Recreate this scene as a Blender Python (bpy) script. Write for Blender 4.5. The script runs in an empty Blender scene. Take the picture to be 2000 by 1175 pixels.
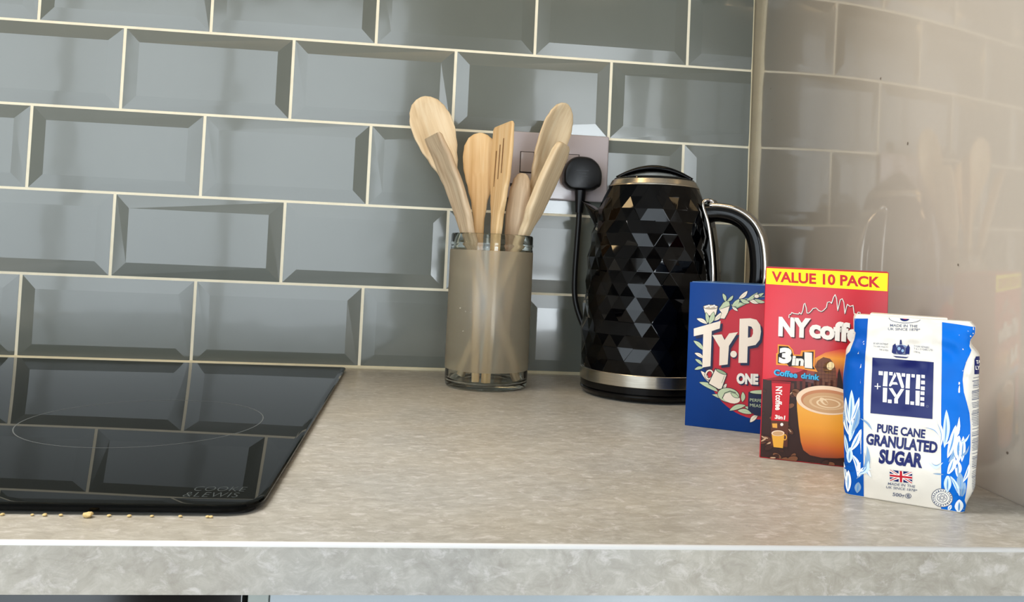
import bpy, bmesh, math, random
from mathutils import Vector, Matrix, noise
from mathutils.geometry import tessellate_polygon
random.seed(7)
SC = bpy.context.scene
COL = SC.collection
PI = math.pi

# ------------------------------------------------------------------ camera
F = 1514.5; SHX = 63.8; SHY = -133.4
CAM = Vector((-0.3677, -1.0006, 0.1462))
RT = Vector((0.9940, -0.1000, 0.0439)).normalized()
FW = Vector((0.0985, 0.9945, 0.0351)).normalized()
UP = RT.cross(FW).normalized(); RT = FW.cross(UP).normalized()
cd = bpy.data.cameras.new('camera'); cam = bpy.data.objects.new('camera', cd); COL.objects.link(cam)
M = Matrix((RT, UP, -FW)).transposed().to_4x4(); M.translation = CAM
cam.matrix_world = M
cd.sensor_width = 36; cd.sensor_fit = 'HORIZONTAL'; cd.lens = F / 2000 * 36
cd.shift_x = -SHX / 2000; cd.shift_y = SHY / 2000
cd.clip_start = 0.02; cd.clip_end = 50
SC.camera = cam
SC.view_settings.view_transform = 'Standard'
SC.view_settings.look = 'None'; SC.view_settings.gamma = 1; SC.view_settings.use_curve_mapping = False
SC.view_settings.exposure = 0.10

def ray(px, py):
    return RT * ((px - 1000 - SHX) / F) - UP * ((py - 587.5 - SHY) / F) + FW
def at(px, py, Y):
    d = ray(px, py); return CAM + d * ((Y - CAM.y) / d.y)
def atz(px, py, z):
    d = ray(px, py); return CAM + d * ((z - CAM.z) / d.z)

# ------------------------------------------------------------------ world + lights
DAY = 1.0       # daylight panes strength
LAMP = 47.0
w = bpy.data.worlds.new('world'); SC.world = w; w.use_nodes = True
w.node_tree.nodes['Background'].inputs[0].default_value = (0.55, 0.65, 0.8, 1)
w.node_tree.nodes['Background'].inputs[1].default_value = 0.3
ld = bpy.data.lights.new('ceiling_spot', 'AREA'); ld.shape = 'RECTANGLE'; ld.size = 1.2; ld.size_y = 0.6; ld.energy = LAMP; ld.color = (1.0, 0.97, 0.92)
lo = bpy.data.objects.new('ceiling_spot', ld); COL.objects.link(lo); lo.location = (-1.5, -0.55, 1.47)
ld2 = bpy.data.lights.new('added_warm_fill', 'AREA'); ld2.shape = 'RECTANGLE'; ld2.size = 1.3; ld2.size_y = .02; ld2.energy = 1.6; ld2.color = (1.0, 0.70, 0.36)
lo2 = bpy.data.objects.new('added_warm_fill', ld2); COL.objects.link(lo2); lo2.location = (-.75, -.30, .634)  # added fill that warms the back of the worktop, no real fitting there

# ------------------------------------------------------------------ material helpers
def lin(c):
    return tuple(((x / 255) / 12.92 if x / 255 <= .04045 else ((x / 255 + .055) / 1.055) ** 2.4) for x in c) + (1,)
MATS = {}
def mat(name, rgb, rough=.5, metal=0, noise_amt=0.0, scale=40, ior=1.5, coat=0, bump=0, bscale=80, trans=0, stretch=(1, 1, 1), sheen=0):
    if name in MATS: return MATS[name]
    m = bpy.data.materials.new(name); m.use_nodes = True; MATS[name] = m
    nt = m.node_tree; b = nt.nodes['Principled BSDF']
    b.inputs['Base Color'].default_value = lin(rgb); b.inputs['Roughness'].default_value = rough
    b.inputs['Metallic'].default_value = metal; b.inputs['IOR'].default_value = ior
    b.inputs['Coat Weight'].default_value = coat; b.inputs['Coat Roughness'].default_value = .05
    b.inputs['Transmission Weight'].default_value = trans
    tc = nt.nodes.new('ShaderNodeTexCoord'); mp = nt.nodes.new('ShaderNodeMapping'); mp.inputs['Scale'].default_value = stretch
    nt.links.new(tc.outputs['Object'], mp.inputs[0])
    if noise_amt:
        n = nt.nodes.new('ShaderNodeTexNoise'); n.inputs['Scale'].default_value = scale; n.inputs['Detail'].default_value = 6
        nt.links.new(mp.outputs[0], n.inputs['Vector'])
        r = nt.nodes.new('ShaderNodeValToRGB'); c = lin(rgb)
        r.color_ramp.elements[0].position = .3; r.color_ramp.elements[1].position = .7
        r.color_ramp.elements[0].color = tuple(x * (1 - noise_amt) for x in c[:3]) + (1,)
        r.color_ramp.elements[1].color = tuple(min(1, x * (1 + noise_amt)) for x in c[:3]) + (1,)
        nt.links.new(n.outputs['Fac'], r.inputs[0]); nt.links.new(r.outputs[0], b.inputs['Base Color'])
    if bump:
        n = nt.nodes.new('ShaderNodeTexNoise'); n.inputs['Scale'].default_value = bscale; n.inputs['Detail'].default_value = 2
        nt.links.new(mp.outputs[0], n.inputs['Vector'])
        bp = nt.nodes.new('ShaderNodeBump'); bp.inputs['Strength'].default_value = 1; bp.inputs['Distance'].default_value = bump
        nt.links.new(n.outputs['Fac'], bp.inputs['Height']); nt.links.new(bp.outputs[0], b.inputs['Normal'])
        if coat: nt.links.new(bp.outputs[0], b.inputs['Coat Normal'])
    return m
def ink(name, rgb, rough=.4): return mat('ink_' + name, rgb, rough, ior=1.36)

def ramp_print(name, stops, axis, lo_, hi_, rough=.35):
    """printed gradient running along one object axis"""
    m = bpy.data.materials.new(name); m.use_nodes = True; nt = m.node_tree; b = nt.nodes['Principled BSDF']
    b.inputs['Roughness'].default_value = rough
    tc = nt.nodes.new('ShaderNodeTexCoord'); sp = nt.nodes.new('ShaderNodeSeparateXYZ'); mr = nt.nodes.new('ShaderNodeMapRange')
    mr.inputs['From Min'].default_value = lo_; mr.inputs['From Max'].default_value = hi_
    r = nt.nodes.new('ShaderNodeValToRGB')
    els = r.color_ramp.elements; els[0].color = lin(stops[0][1]); els[1].color = lin(stops[-1][1])
    for p, c in stops[1:-1]: els.new(p).color = lin(c)
    nt.links.new(tc.outputs['Object'], sp.inputs[0]); nt.links.new(sp.outputs[axis], mr.inputs['Value'])
    nt.links.new(mr.outputs[0], r.inputs[0]); nt.links.new(r.outputs[0], b.inputs['Base Color'])
    return m

# ------------------------------------------------------------------ object helpers
def link(name, me, mats, parent=None, smooth=False):
    o = bpy.data.objects.new(name, me); COL.objects.link(o)
    for m in (mats if isinstance(mats, (list, tuple)) else [mats]): me.materials.append(m)
    if parent: o.parent = parent
    if smooth:
        for p in me.polygons: p.use_smooth = True
    return o
def mesh_from_bm(name, bm):
    me = bpy.data.meshes.new(name); bm.normal_update(); bm.to_mesh(me); bm.free(); return me
def obj(name, bm, mats, parent=None, smooth=False, auto=None):
    if auto is not None:
        bm.normal_update()
        for e in bm.edges:
            if len(e.link_faces) == 2 and e.calc_face_angle(0) > auto: e.smooth = False
        smooth = True
    return link(name, mesh_from_bm(name, bm), mats, parent, smooth)
def thing(name, label, cat, loc=(0, 0, 0), rz=0, group=None):
    o = bpy.data.objects.new(name, None); COL.objects.link(o); o.location = loc; o.rotation_euler = (0, 0, rz)
    o.empty_display_size = .02; return tag(o, label, cat, group)
def tag(o, label, cat, group=None):
    o['label'] = label; o['category'] = cat
    if group: o['group'] = group
    return o
def struct(o): o['kind'] = 'structure'; return o
def add_box(bm, x0, x1, y0, y1, z0, z1, bev=0, seg=2, mi=0):
    r = bmesh.ops.create_cube(bm, size=1)
    vs = r['verts']
    for v in vs: v.co = Vector(((x0 + x1) / 2 + v.co.x * (x1 - x0), (y0 + y1) / 2 + v.co.y * (y1 - y0), (z0 + z1) / 2 + v.co.z * (z1 - z0)))
    fs = set(f for v in vs for f in v.link_faces)
    for f in fs: f.material_index = mi
    if bev:
        es = list(set(e for v in vs for e in v.link_edges))
        r2 = bmesh.ops.bevel(bm, geom=es, offset=bev, segments=seg, affect='EDGES', profile=.5)
        for f in r2['faces']: f.material_index = mi
def box(name, x0, x1, y0, y1, z0, z1, m, parent=None, bev=0, seg=2):
    bm = bmesh.new(); add_box(bm, x0, x1, y0, y1, z0, z1, bev, seg); return obj(name, bm, m, parent, auto=.6 if bev else None)
def lathe(bm, prof, n=64, mi=0, cx=0, cy=0, closed=False):
    rings = []
    for r, z in prof:
        if r < 1e-6: rings.append([bm.verts.new((cx, cy, z))])
        else: rings.append([bm.verts.new((cx + r * math.cos(2 * PI * k / n), cy + r * math.sin(2 * PI * k / n), z)) for k in range(n)])
    pairs = list(zip(rings, rings[1:]))
    if closed: pairs.append((rings[-1], rings[0]))
    for a, b in pairs:
        for k in range(n):
            k2 = (k + 1) % n
            if len(a) == 1 and len(b) == 1: continue
            if len(a) == 1: f = bm.faces.new((a[0], b[k2], b[k]))
            elif len(b) == 1: f = bm.faces.new((a[k], a[k2], b[0]))
            else: f = bm.faces.new((a[k], a[k2], b[k2], b[k]))
            f.material_index = mi
def tube(bm, pts, rad, n=12, mi=0, ry=None, updir=Vector((0, 1, 0)), cap=True, power=1.0):
    """sweep an ellipse (rad across, ry along updir) down a list of points"""
    pts = [Vector(p) for p in pts]; rings = []
    for i, p in enumerate(pts):
        t = (pts[min(i + 1, len(pts) - 1)] - pts[max(i - 1, 0)]).normalized()
        u = (updir - t * updir.dot(t)).normalized(); s = t.cross(u)
        ra = rad[i] if isinstance(rad, (list, tuple)) else rad
        rb = (ry[i] if isinstance(ry, (list, tuple)) else ry) if ry else ra
        ring = []
        for k in range(n):
            a = 2 * PI * k / n; c_, s_ = math.cos(a), math.sin(a)
            c2 = math.copysign(abs(c_) ** power, c_); s2 = math.copysign(abs(s_) ** power, s_)
            ring.append(bm.verts.new(p + s * ra * c2 + u * rb * s2))
        rings.append(ring)
    for a, b in zip(rings, rings[1:]):
        for k in range(n):
            f = bm.faces.new((a[k], a[(k + 1) % n], b[(k + 1) % n], b[k])); f.material_index = mi
    if cap:
        for rg in (rings[0], rings[-1]):
            try: bm.faces.new(rg).material_index = mi
            except ValueError: pass
def smooth_path(pts, n=8):
    pts = [Vector(p) for p in pts]; out = []
    for i in range(len(pts) - 1):
        p0 = pts[max(i - 1, 0)]; p1 = pts[i]; p2 = pts[i + 1]; p3 = pts[min(i + 2, len(pts) - 1)]
        for k in range(n):
            t = k / n
            out.append(.5 * ((2 * p1) + (p2 - p0) * t + (2 * p0 - 5 * p1 + 4 * p2 - p3) * t * t + (3 * p1 - p0 - 3 * p2 + p3) * t ** 3))
    out.append(pts[-1]); return out
def interp(tab, x):
    if x <= tab[0][0]: return tab[0][1]
    for (a, va), (b, vb) in zip(tab, tab[1:]):
        if x <= b:
            t = (x - a) / (b - a); t = t * t * (3 - 2 * t); return va + (vb - va) * t
    return tab[-1][1]

# ------------------------------------------------------------------ printed artwork
class Print:
    """flat artwork gathered in one mesh: shapes in the photographed face's own plane"""
    def __init__(s, P0, u, n=None):
        s.P0 = Vector(P0); s.u = Vector(u).normalized(); s.n = Vector((s.u.y, -s.u.x, 0))
        s.shapes = []; s.mats = []
    def uv(s, px, py):
        d = ray(px, py); t = (s.P0 - CAM).dot(s.n) / d.dot(s.n); P = CAM + d * t
        return ((P - s.P0).dot(s.u), P.z)
    def mi(s, m):
        if m not in s.mats: s.mats.append(m)
        return s.mats.index(m)
    def poly_uv(s, pts, m, layer, holes=()):
        loops = [[Vector((x, y, 0)) for x, y in pts]] + [[Vector((x, y, 0)) for x, y in h] for h in holes]
        tris = tessellate_polygon(loops); flat = [(v.x, v.y) for l in loops for v in l]
        s.shapes.append((flat, tris, s.mi(m), layer))
    def poly(s, pts, m, layer, holes=()):
        s.poly_uv([s.uv(*p) for p in pts], m, layer, [[s.uv(*p) for p in h] for h in holes])
    def ell(s, cx, cy, rx, ry, m, layer, n=40, rot=0, hole=None):
        def e(f, g): return [(cx + f * math.cos(a) * math.cos(rot) - g * math.sin(a) * math.sin(rot), cy + f * math.cos(a) * math.sin(rot) + g * math.sin(a) * math.cos(rot)) for a in [2 * PI * k / n for k in range(n)]]
        s.poly(e(rx, ry), m, layer, [e(*hole)] if hole else ())
    def leaf(s, x0, y0, x1, y1, wd, m, layer, outline=None, bend=0.0, vein=None):
        def shape(w_, ext=0):
            dx, dy = x1 - x0, y1 - y0; L = math.hypot(dx, dy); nx, ny = -dy / L, dx / L; A = []; B = []
            for k in range(13):
                t = k / 12; h = w_ * math.sin(PI * t) ** .8 if 0 < t < 1 else 0; c = bend * L * math.sin(PI * t)
                tt = t * (1 + 2 * ext / L) - ext / L
                A.append((x0 + dx * tt + nx * (c + h), y0 + dy * tt + ny * (c + h))); B.append((x0 + dx * tt + nx * (c - h), y0 + dy * tt + ny * (c - h)))
            return A + B[-2:0:-1]
        if outline: s.poly(shape(wd + .9, 1.2), outline, layer)
        s.poly(shape(wd), m, layer + (1 if outline else 0))
        if vein:
            dx, dy = x1 - x0, y1 - y0
            s.stroke([(x0 + dx * t - (-dy) * 0 + (-dy) * bend * math.sin(PI * t), y0 + dy * t + dx * bend * math.sin(PI * t)) for t in (.1, .3, .5, .7)], .5, vein, layer + 2)
    def stroke(s, pts, wd, m, layer):
        for (ax, ay), (bx, by) in zip(pts, pts[1:]):
            L = math.hypot(bx - ax, by - ay) or 1; tx, ty = (bx - ax) / L * wd * .45, (by - ay) / L * wd * .45
            nx, ny = -(by - ay) / L * wd / 2, (bx - ax) / L * wd / 2
            s.poly([(ax - tx + nx, ay - ty + ny), (bx + tx + nx, by + ty + ny), (bx + tx - nx, by + ty - ny), (ax - tx - nx, ay - ty - ny)], m, layer)
    def text(s, txt, bl, br, tl, m, layer, bold=.0, res=3, dx=0, dy=0):
        """bl, br, tl: where the lettering's bottom-left, bottom-right and top-left corners stand"""
        c = bpy.data.curves.new('t', 'FONT'); c.body = txt; c.size = 1; c.offset = bold; c.resolution_u = res
        o = bpy.data.objects.new('t', c); me = bpy.data.meshes.new_from_object(o)
        xs = [v.co.x for v in me.vertices]; ys = [v.co.y for v in me.vertices]
        x0, x1, y0, y1 = min(xs), max(xs), min(ys), max(ys)
        B = s.uv(bl[0] + dx, bl[1] + dy); R_ = s.uv(br[0] + dx, br[1] + dy); T = s.uv(tl[0] + dx, tl[1] + dy)
        flat = []
        for v in me.vertices:
            a = (v.co.x - x0) / (x1 - x0); b = (v.co.y - y0) / (y1 - y0)
            flat.append((B[0] + a * (R_[0] - B[0]) + b * (T[0] - B[0]), B[1] + a * (R_[1] - B[1]) + b * (T[1] - B[1])))
        fs = [tuple(p.vertices) for p in me.polygons]
        s.shapes.append((flat, fs, s.mi(m), layer))
        bpy.data.objects.remove(o); bpy.data.curves.remove(c); bpy.data.meshes.remove(me)
    def build(s, name, parent, fn=None, step=.00006, grid=None, clip=None):
        bm = bmesh.new()
        for flat, faces, mi_, layer in s.shapes:
            b2 = bmesh.new(); vs = [b2.verts.new((x, y, 0)) for x, y in flat]
            for f in faces:
                try: b2.faces.new([vs[i] for i in f])
                except ValueError: pass
            if clip:
                for co, no in ((Vector((clip[0], 0, 0)), Vector((-1, 0, 0))), (Vector((clip[1], 0, 0)), Vector((1, 0, 0))), (Vector((0, clip[2], 0)), Vector((0, -1, 0))), (Vector((0, clip[3], 0)), Vector((0, 1, 0)))):
                    bmesh.ops.bisect_plane(b2, geom=b2.verts[:] + b2.edges[:] + b2.faces[:], plane_co=co, plane_no=no, clear_outer=True)
            if grid and b2.verts:
                xs = [v.co.x for v in b2.verts]; ys = [v.co.y for v in b2.verts]
                for ax, lo_, hi_ in ((0, min(xs), max(xs)), (1, min(ys), max(ys))):
                    k = math.ceil(lo_ / grid)
                    while k * grid < hi_:
                        co = Vector((0, 0, 0)); co[ax] = k * grid; no = Vector((0, 0, 0)); no[ax] = 1
                        bmesh.ops.bisect_plane(b2, geom=b2.verts[:] + b2.edges[:] + b2.faces[:], plane_co=co, plane_no=no); k += 1
            mp = {}
            for v in b2.verts:
                off = step * (layer + 1)
                p = fn(v.co.x, v.co.y, off) if fn else s.P0 + s.u * v.co.x + Vector((0, 0, v.co.y)) + s.n * off
                mp[v] = bm.verts.new(p)
            for f in b2.faces:
                try:
                    nf = bm.faces.new([mp[v] for v in f.verts]); nf.material_index = mi_
                    nf.normal_update()
                    if nf.normal.dot(s.n) < 0: nf.normal_flip()
                except ValueError: pass
            b2.free()
        return obj(name, bm, s.mats, parent, smooth=bool(fn))

# ------------------------------------------------------------------ MATERIALS of the setting
TILE = mat('glazed_tile', (105, 109, 102), .17, ior=1.55, noise_amt=.04, scale=9, bump=.00045, bscale=11, coat=.5)
GROUT = mat('grout', (244, 236, 212), .8, noise_amt=.04, scale=60, bump=.0002, bscale=300)
WHITE_WALL = mat('painted_wall', (150, 146, 138), .8, noise_amt=.03, scale=5)
SEALANT = mat('sealant', (232, 222, 190), .45, noise_amt=.05, scale=60)

def stone():
    m = bpy.data.materials.new('stone_laminate'); m.use_nodes = True; nt = m.node_tree; b = nt.nodes['Principled BSDF']
    b.inputs['Roughness'].default_value = .38
    tc = nt.nodes.new('ShaderNodeTexCoord')
    def nz(scale, det, stretch, rough=.6, dist=0):
        mp = nt.nodes.new('ShaderNodeMapping'); mp.inputs['Scale'].default_value = stretch; nt.links.new(tc.outputs['Object'], mp.inputs[0])
        n = nt.nodes.new('ShaderNodeTexNoise'); n.inputs['Scale'].default_value = scale; n.inputs['Detail'].default_value = det
        n.inputs['Roughness'].default_value = rough; n.inputs['Distortion'].default_value = dist
        nt.links.new(mp.outputs[0], n.inputs['Vector']); return n.outputs['Fac']
    def ramp(f, stops):
        r = nt.nodes.new('ShaderNodeValToRGB')
        while len(r.color_ramp.elements) < len(stops): r.color_ramp.elements.new(.5)
        for e, (p, c) in zip(r.color_ramp.elements, stops): e.position = p; e.color = lin(c)
        nt.links.new(f, r.inputs[0]); return r.outputs[0]
    def mix(a, b_, f, mode='MIX'):
        x = nt.nodes.new('ShaderNodeMix'); x.data_type = 'RGBA'; x.blend_type = mode
        if isinstance(f, float): x.inputs[0].default_value = f
        else: nt.links.new(f, x.inputs[0])
        nt.links.new(a, x.inputs[6]); nt.links.new(b_, x.inputs[7]); return x.outputs[2]
    big = ramp(nz(6, 8, (1, 1.6, 1), .62, .6), [(.32, (144, 141, 130)), (.5, (170, 168, 158)), (.68, (192, 190, 181))])
    fine = ramp(nz(80, 9, (1, 1.9, 1.2), .7, .8), [(.30, (118, 114, 106)), (.5, (164, 162, 154)), (.72, (214, 213, 207))])
    c = mix(big, fine, .55)
    fl = ramp(nz(105, 8, (.8, 1.3, 1.1), .7, .6), [(.54, (0, 0, 0)), (.66, (255, 255, 255))])
    ff = nt.nodes.new('ShaderNodeMath'); ff.operation = 'MULTIPLY'; ff.inputs[1].default_value = .6; nt.links.new(fl, ff.inputs[0])
    lt = nt.nodes.new('ShaderNodeRGB'); lt.outputs[0].default_value = lin((222, 220, 218)); c = mix(c, lt.outputs[0], ff.outputs[0])
    vein = ramp(nz(26, 6, (.7, 1.5, 1), .55, 1.6), [(.46, (0, 0, 0)), (.5, (255, 255, 255)), (.54, (0, 0, 0))])
    warm = ramp(nz(3.2, 3, (1, 1, 1)), [(.4, (184, 170, 148)), (.6, (176, 176, 176))])
    c = mix(c, warm, .3)
    vf = nt.nodes.new('ShaderNodeMath'); vf.operation = 'MULTIPLY'; vf.inputs[1].default_value = .16
    nt.links.new(vein, vf.inputs[0])
    dark = nt.nodes.new('ShaderNodeRGB'); dark.outputs[0].default_value = lin((118, 108, 98))
    c = mix(c, dark.outputs[0], vf.outputs[0])
    nt.links.new(c, b.inputs['Base Color'])
    bp = nt.nodes.new('ShaderNodeBump'); bp.inputs['Distance'].default_value = .0002; bp.inputs['Strength'].default_value = .6
    nt.links.new(nz(90, 6, (1, 1.4, 1)), bp.inputs['Height']); nt.links.new(bp.outputs[0], b.inputs['Normal'])
    return m
STONE = stone()

# ------------------------------------------------------------------ SETTING: tiled wall
PW, BEV, BD = .203, .0165, .0019
rows = [0.0, .1025, .2051, .3076, .4103, .5133, .6163]
offs = [-.9015, -.7996, -.9021, -.7997, -.9013, -.7997]
G = .0018
bm = bmesh.new()
def tile(x0, x1, z0, z1, cutl=False, cutr=False):
    yb = -.0045; yt = yb - BD
    L = x0 if cutl else x0 + BEV; Rr = x1 if cutr else x1 - BEV
    jt = [random.uniform(-.00035, .00035) for _ in range(3)]
    def tilt(x, z): return jt[0] * (x - x0) / PW * 2 + jt[1] * (z - z0) / .1 * 2 + jt[2] * .3
    o = [(x0, z0), (x1, z0), (x1, z1), (x0, z1)]; i_ = [(L, z0 + BEV), (Rr, z0 + BEV), (Rr, z1 - BEV), (L, z1 - BEV)]
    vo = [bm.verts.new((x, (yb if not ((cutl and x == x0) or (cutr and x == x1)) else yb - .0012), z)) for x, z in o]
    vi = [bm.verts.new((x, yt + tilt(x, z), z)) for x, z in i_]
    vb = [bm.verts.new((x, 0.001, z)) for x, z in o]
    for k in range(4):
        k2 = (k + 1) % 4
        bm.faces.new((vo[k], vo[k2], vi[k2], vi[k])); bm.faces.new((vb[k], vb[k2], vo[k2], vo[k]))
    bm.faces.new(vi)
for r_ in range(6):
    z0 = rows[r_] + G * .9; z1 = rows[r_ + 1] - G * .9
    xs = [offs[r_] + k * PW for k in range(-3, 6)]
    xs = [x for x in xs if x < -.012]
    for k in range(len(xs)):
        xa = xs[k]; xb = xs[k + 1] if k + 1 < len(xs) else -.002
        tile(xa + G, xb - (G if k + 1 < len(xs) else 0), z0, z1, cutr=(k + 1 == len(xs)))
es = [e for e in bm.edges if len(e.link_faces) == 2 and .05 < e.calc_face_angle(0) < .5]
bmesh.ops.bevel(bm, geom=es, offset=.0011, segments=2, affect='EDGES', profile=.5)
for f in bm.faces: f.smooth = False
# grout bed behind the tiles
r0 = [bm.verts.new(p) for p in ((-1.62, -.0043, 0), (0, -.0043, 0), (0, -.0043, .62), (-1.62, -.0043, .62))]
gf = bm.faces.new(r0); gf.material_index = 1
r0 = [bm.verts.new(p) for p in ((-1.62, .10, 0), (0, .10, 0), (0, .10, .62), (-1.62, .10, .62))]
bm.faces.new(r0).material_index = 1
struct(obj('wall_back', bm, [TILE, GROUT]))
# plaster wall above and beside the tiles, rest of the room
def sbox(name, *a, m=WHITE_WALL): return struct(box(name, *a, m))
sbox('wall_upper', -3.2, 1.4, 0, .1, .62, 1.52)
sbox('wall_lower', -1.62, 1.4, 0, .1, -.92, 0)
sbox('wall_beside', -3.2, -1.62, 0, .1, -.92, .62)
sbox('wall_far', .0006, 1.4, 0, .1, 0, .62)
sbox('wall_left', -3.3, -3.2, -3.4, .1, -.92, 1.52)
sbox('wall_right', 1.4, 1.5, -3.4, .1, -.92, 1.52)
sbox('ceiling', -3.3, 1.5, -3.4, .1, 1.52, 1.6, m=mat('ceiling_paint', (190, 188, 184), .85, noise_amt=.02))
sbox('floor', -3.3, 1.5, -3.4, .1, -1.0, -.92, m=mat('oak_floor', (150, 122, 92), .4, noise_amt=.2, scale=8, stretch=(1, 9, 1)))
# wall behind the photographer with a glazed door and a window in it
YF = -3.0
def front_wall():
    bm = bmesh.new()
    segs = [(-3.2, -3.15, -.92, 1.52), (-3.15, -.68, 1.46, 1.52), (-.68, -.12, -.92, 1.52), (-.12, .50, 1.18, 1.52), (.50, 1.4, -.92, 1.52)]
    for a, b_, c_, d_ in segs: add_box(bm, a, b_, YF - .1, YF, c_, d_)
    return obj('wall_front', bm, WHITE_WALL)
struct(front_wall())
def daylight(name, col, st, stops):
    m = bpy.data.materials.new(name); m.use_nodes = True; nt = m.node_tree; nt.nodes.clear()
    out = nt.nodes.new('ShaderNodeOutputMaterial'); em = nt.nodes.new('ShaderNodeEmission'); em.inputs[1].default_value = st
    tc = nt.nodes.new('ShaderNodeTexCoord'); sp = nt.nodes.new('ShaderNodeSeparateXYZ'); mr = nt.nodes.new('ShaderNodeMapRange')
    mr.inputs['From Min'].default_value = -.9; mr.inputs['From Max'].default_value = 1.1
    r = nt.nodes.new('ShaderNodeValToRGB'); r.color_ramp.elements.new(.5)
    for e, (p, k) in zip(r.color_ramp.elements, stops):
        e.position = p; e.color = tuple(x * k for x in col) + (1,)
    nt.links.new(tc.outputs['Object'], sp.inputs[0]); nt.links.new(sp.outputs[2], mr.inputs['Value']); nt.links.new(mr.outputs[0], r.inputs[0])
    nt.links.new(r.outputs[0], em.inputs[0]); nt.links.new(em.outputs[0], out.inputs[0]); return m
SKY1 = daylight('daylight_over_patio', (.86, .94, 1.0), DAY, ((0, 15), (.42, 13), (.52, 5.5)))
SKY2 = daylight('daylight_garden', (.82, .92, 1.0), DAY, ((0, 3.5), (.5, 3.9), (1, 4.2)))
UPVC = mat('white_upvc', (235, 235, 232), .35, noise_amt=.02)
def glazing(name, x0, x1, z0, z1, bars, my, SKY):
    fr = bmesh.new(); t = .05
    add_box(fr, x0, x0 + t, YF - .07, YF + .01, z0, z1); add_box(fr, x1 - t, x1, YF - .07, YF + .01, z0, z1)
    add_box(fr, x0 + t, x1 - t, YF - .07, YF + .01, z0, z0 + t); add_box(fr, x0 + t, x1 - t, YF - .07, YF + .01, z1 - t, z1)
    for bx in bars: add_box(fr, bx - .03, bx + .03, YF - .065, YF + .005, z0 + t, z1 - t)
    for mz in my: add_box(fr, x0 + t, x1 - t, YF - .065, YF + .004, mz - .025, mz + .025)
    f = struct(obj(name, fr, UPVC))
    bm = bmesh.new(); vs = [bm.verts.new(p) for p in ((x0 + t, YF - .05, z0 + t), (x0 + t, YF - .05, z1 - t), (x1 - t, YF - .05, z1 - t), (x1 - t, YF - .05, z0 + t))]
    bm.faces.new(vs); obj('pane', bm, SKY, f)
glazing('door_1', -.12, .50, -.92, 1.18, [], [.1], SKY1)
glazing('door_2', -3.15, -.68, -.92, 1.46, [-2.37, -1.60], [], SKY2)

# sealant lines
def bead(name, pts, r):
    bm = bmesh.new(); tube(bm, pts, r, 8); return struct(obj(name, bm, SEALANT, smooth=True))
bead('trim_1', [(-1.6, -.0035, .0012), (-.9, -.0035, .0012), (-.002, -.0035, .0012)], .0032)
bead('trim_2', [(-.0010, -.005, .0010), (-.0010, -.3, .0010), (-.0010, -.598, .0010)], .0030)
bead('trim_3', [(-.0012, -.0045, .002), (-.0012, -.0045, .3), (-.0012, -.0045, .618)], .0016)

# tall glossy side panel on the right
PANEL = mat('gloss_cream_panel', (184, 176, 165), .045, ior=1.62, noise_amt=.02, scale=4, coat=.8, bump=.00008, bscale=7)
o = box('tall_side_panel', 0, .018, -.62, -.0002, -.90, 1.5, PANEL, bev=.001)
tag(o, 'tall glossy cream side panel standing at the right end of the grey worktop', 'side panel')
for px, py, s_ in ((1505, 173, .0013), (1500, 186, .0009), (1507, 233, .0009), (1720, 153, .0012), (1773, 280, .0012), (1491, 66, .0008), (1872, 517, .001), (1968, 884, .0012), (1872, 735, .001)):
    d = ray(px, py); P = CAM + d * (-CAM.x / d.x); bm = bmesh.new()
    vs = [bm.verts.new((-.00015, P.y + s_ * random.uniform(.6, 1.3) * math.cos(a), P.z + s_ * random.uniform(.6, 1.4) * math.sin(a))) for a in [2 * PI * k / 7 for k in range(7)]]
    bm.faces.new(vs)
    obj('scuff_mark', bm, mat('scuff', (118, 108, 98), .5), o)

# wall cupboard above the worktop, above the picture: it shades the back of the worktop
cb = thing('wall_cupboard', 'pale grey wall cupboard hanging above the worktop and kettle', 'cupboard', (-.3, 0, .64))
DOORM = mat('pale_blue_grey_door', (158, 168, 174), .3, noise_amt=.02, scale=6)
def childbox(name, par, x0, x1, y0, y1, z0, z1, m, bev=.001):
    L = par.location; return box(name, x0 - L.x, x1 - L.x, y0 - L.y, y1 - L.y, z0 - L.z, z1 - L.z, m, par, bev)
childbox('body', cb, -1.6, -.002, -.38, -.012, .64, 1.35, DOORM)
for k in range(3): childbox('door', cb, -1.598 + k * .532, -1.598 + k * .532 + .529, -.400, -.381, .64, 1.35, DOORM)

# ------------------------------------------------------------------ WORKTOP and what is under it
wt = thing('worktop', 'mottled grey stone-look laminate worktop running along the tiled wall', 'worktop')
bm = bmesh.new(); add_box(bm, -1.62, -.0008, -.598, -.0038, -.0250, 0)
obj('worktop_slab', bm, STONE, wt)
bm = bmesh.new(); add_box(bm, -1.62, -.0008, -.6005, -.598, -.0250, -.0013)
obj('front_edging', bm, STONE, wt)
bm = bmesh.new(); tube(bm, [(-1.62, -.5993, -.0008), (-.9, -.5993, -.0008), (-.0008, -.5993, -.0008)], .0015, 12, updir=Vector((0, 0, 1)))
obj('edge_line', bm, mat('white_edge', (252, 252, 250), .25), wt, smooth=True)
wt.children[-1]['label'] = 'thin white line along the worktop front edge'

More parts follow.
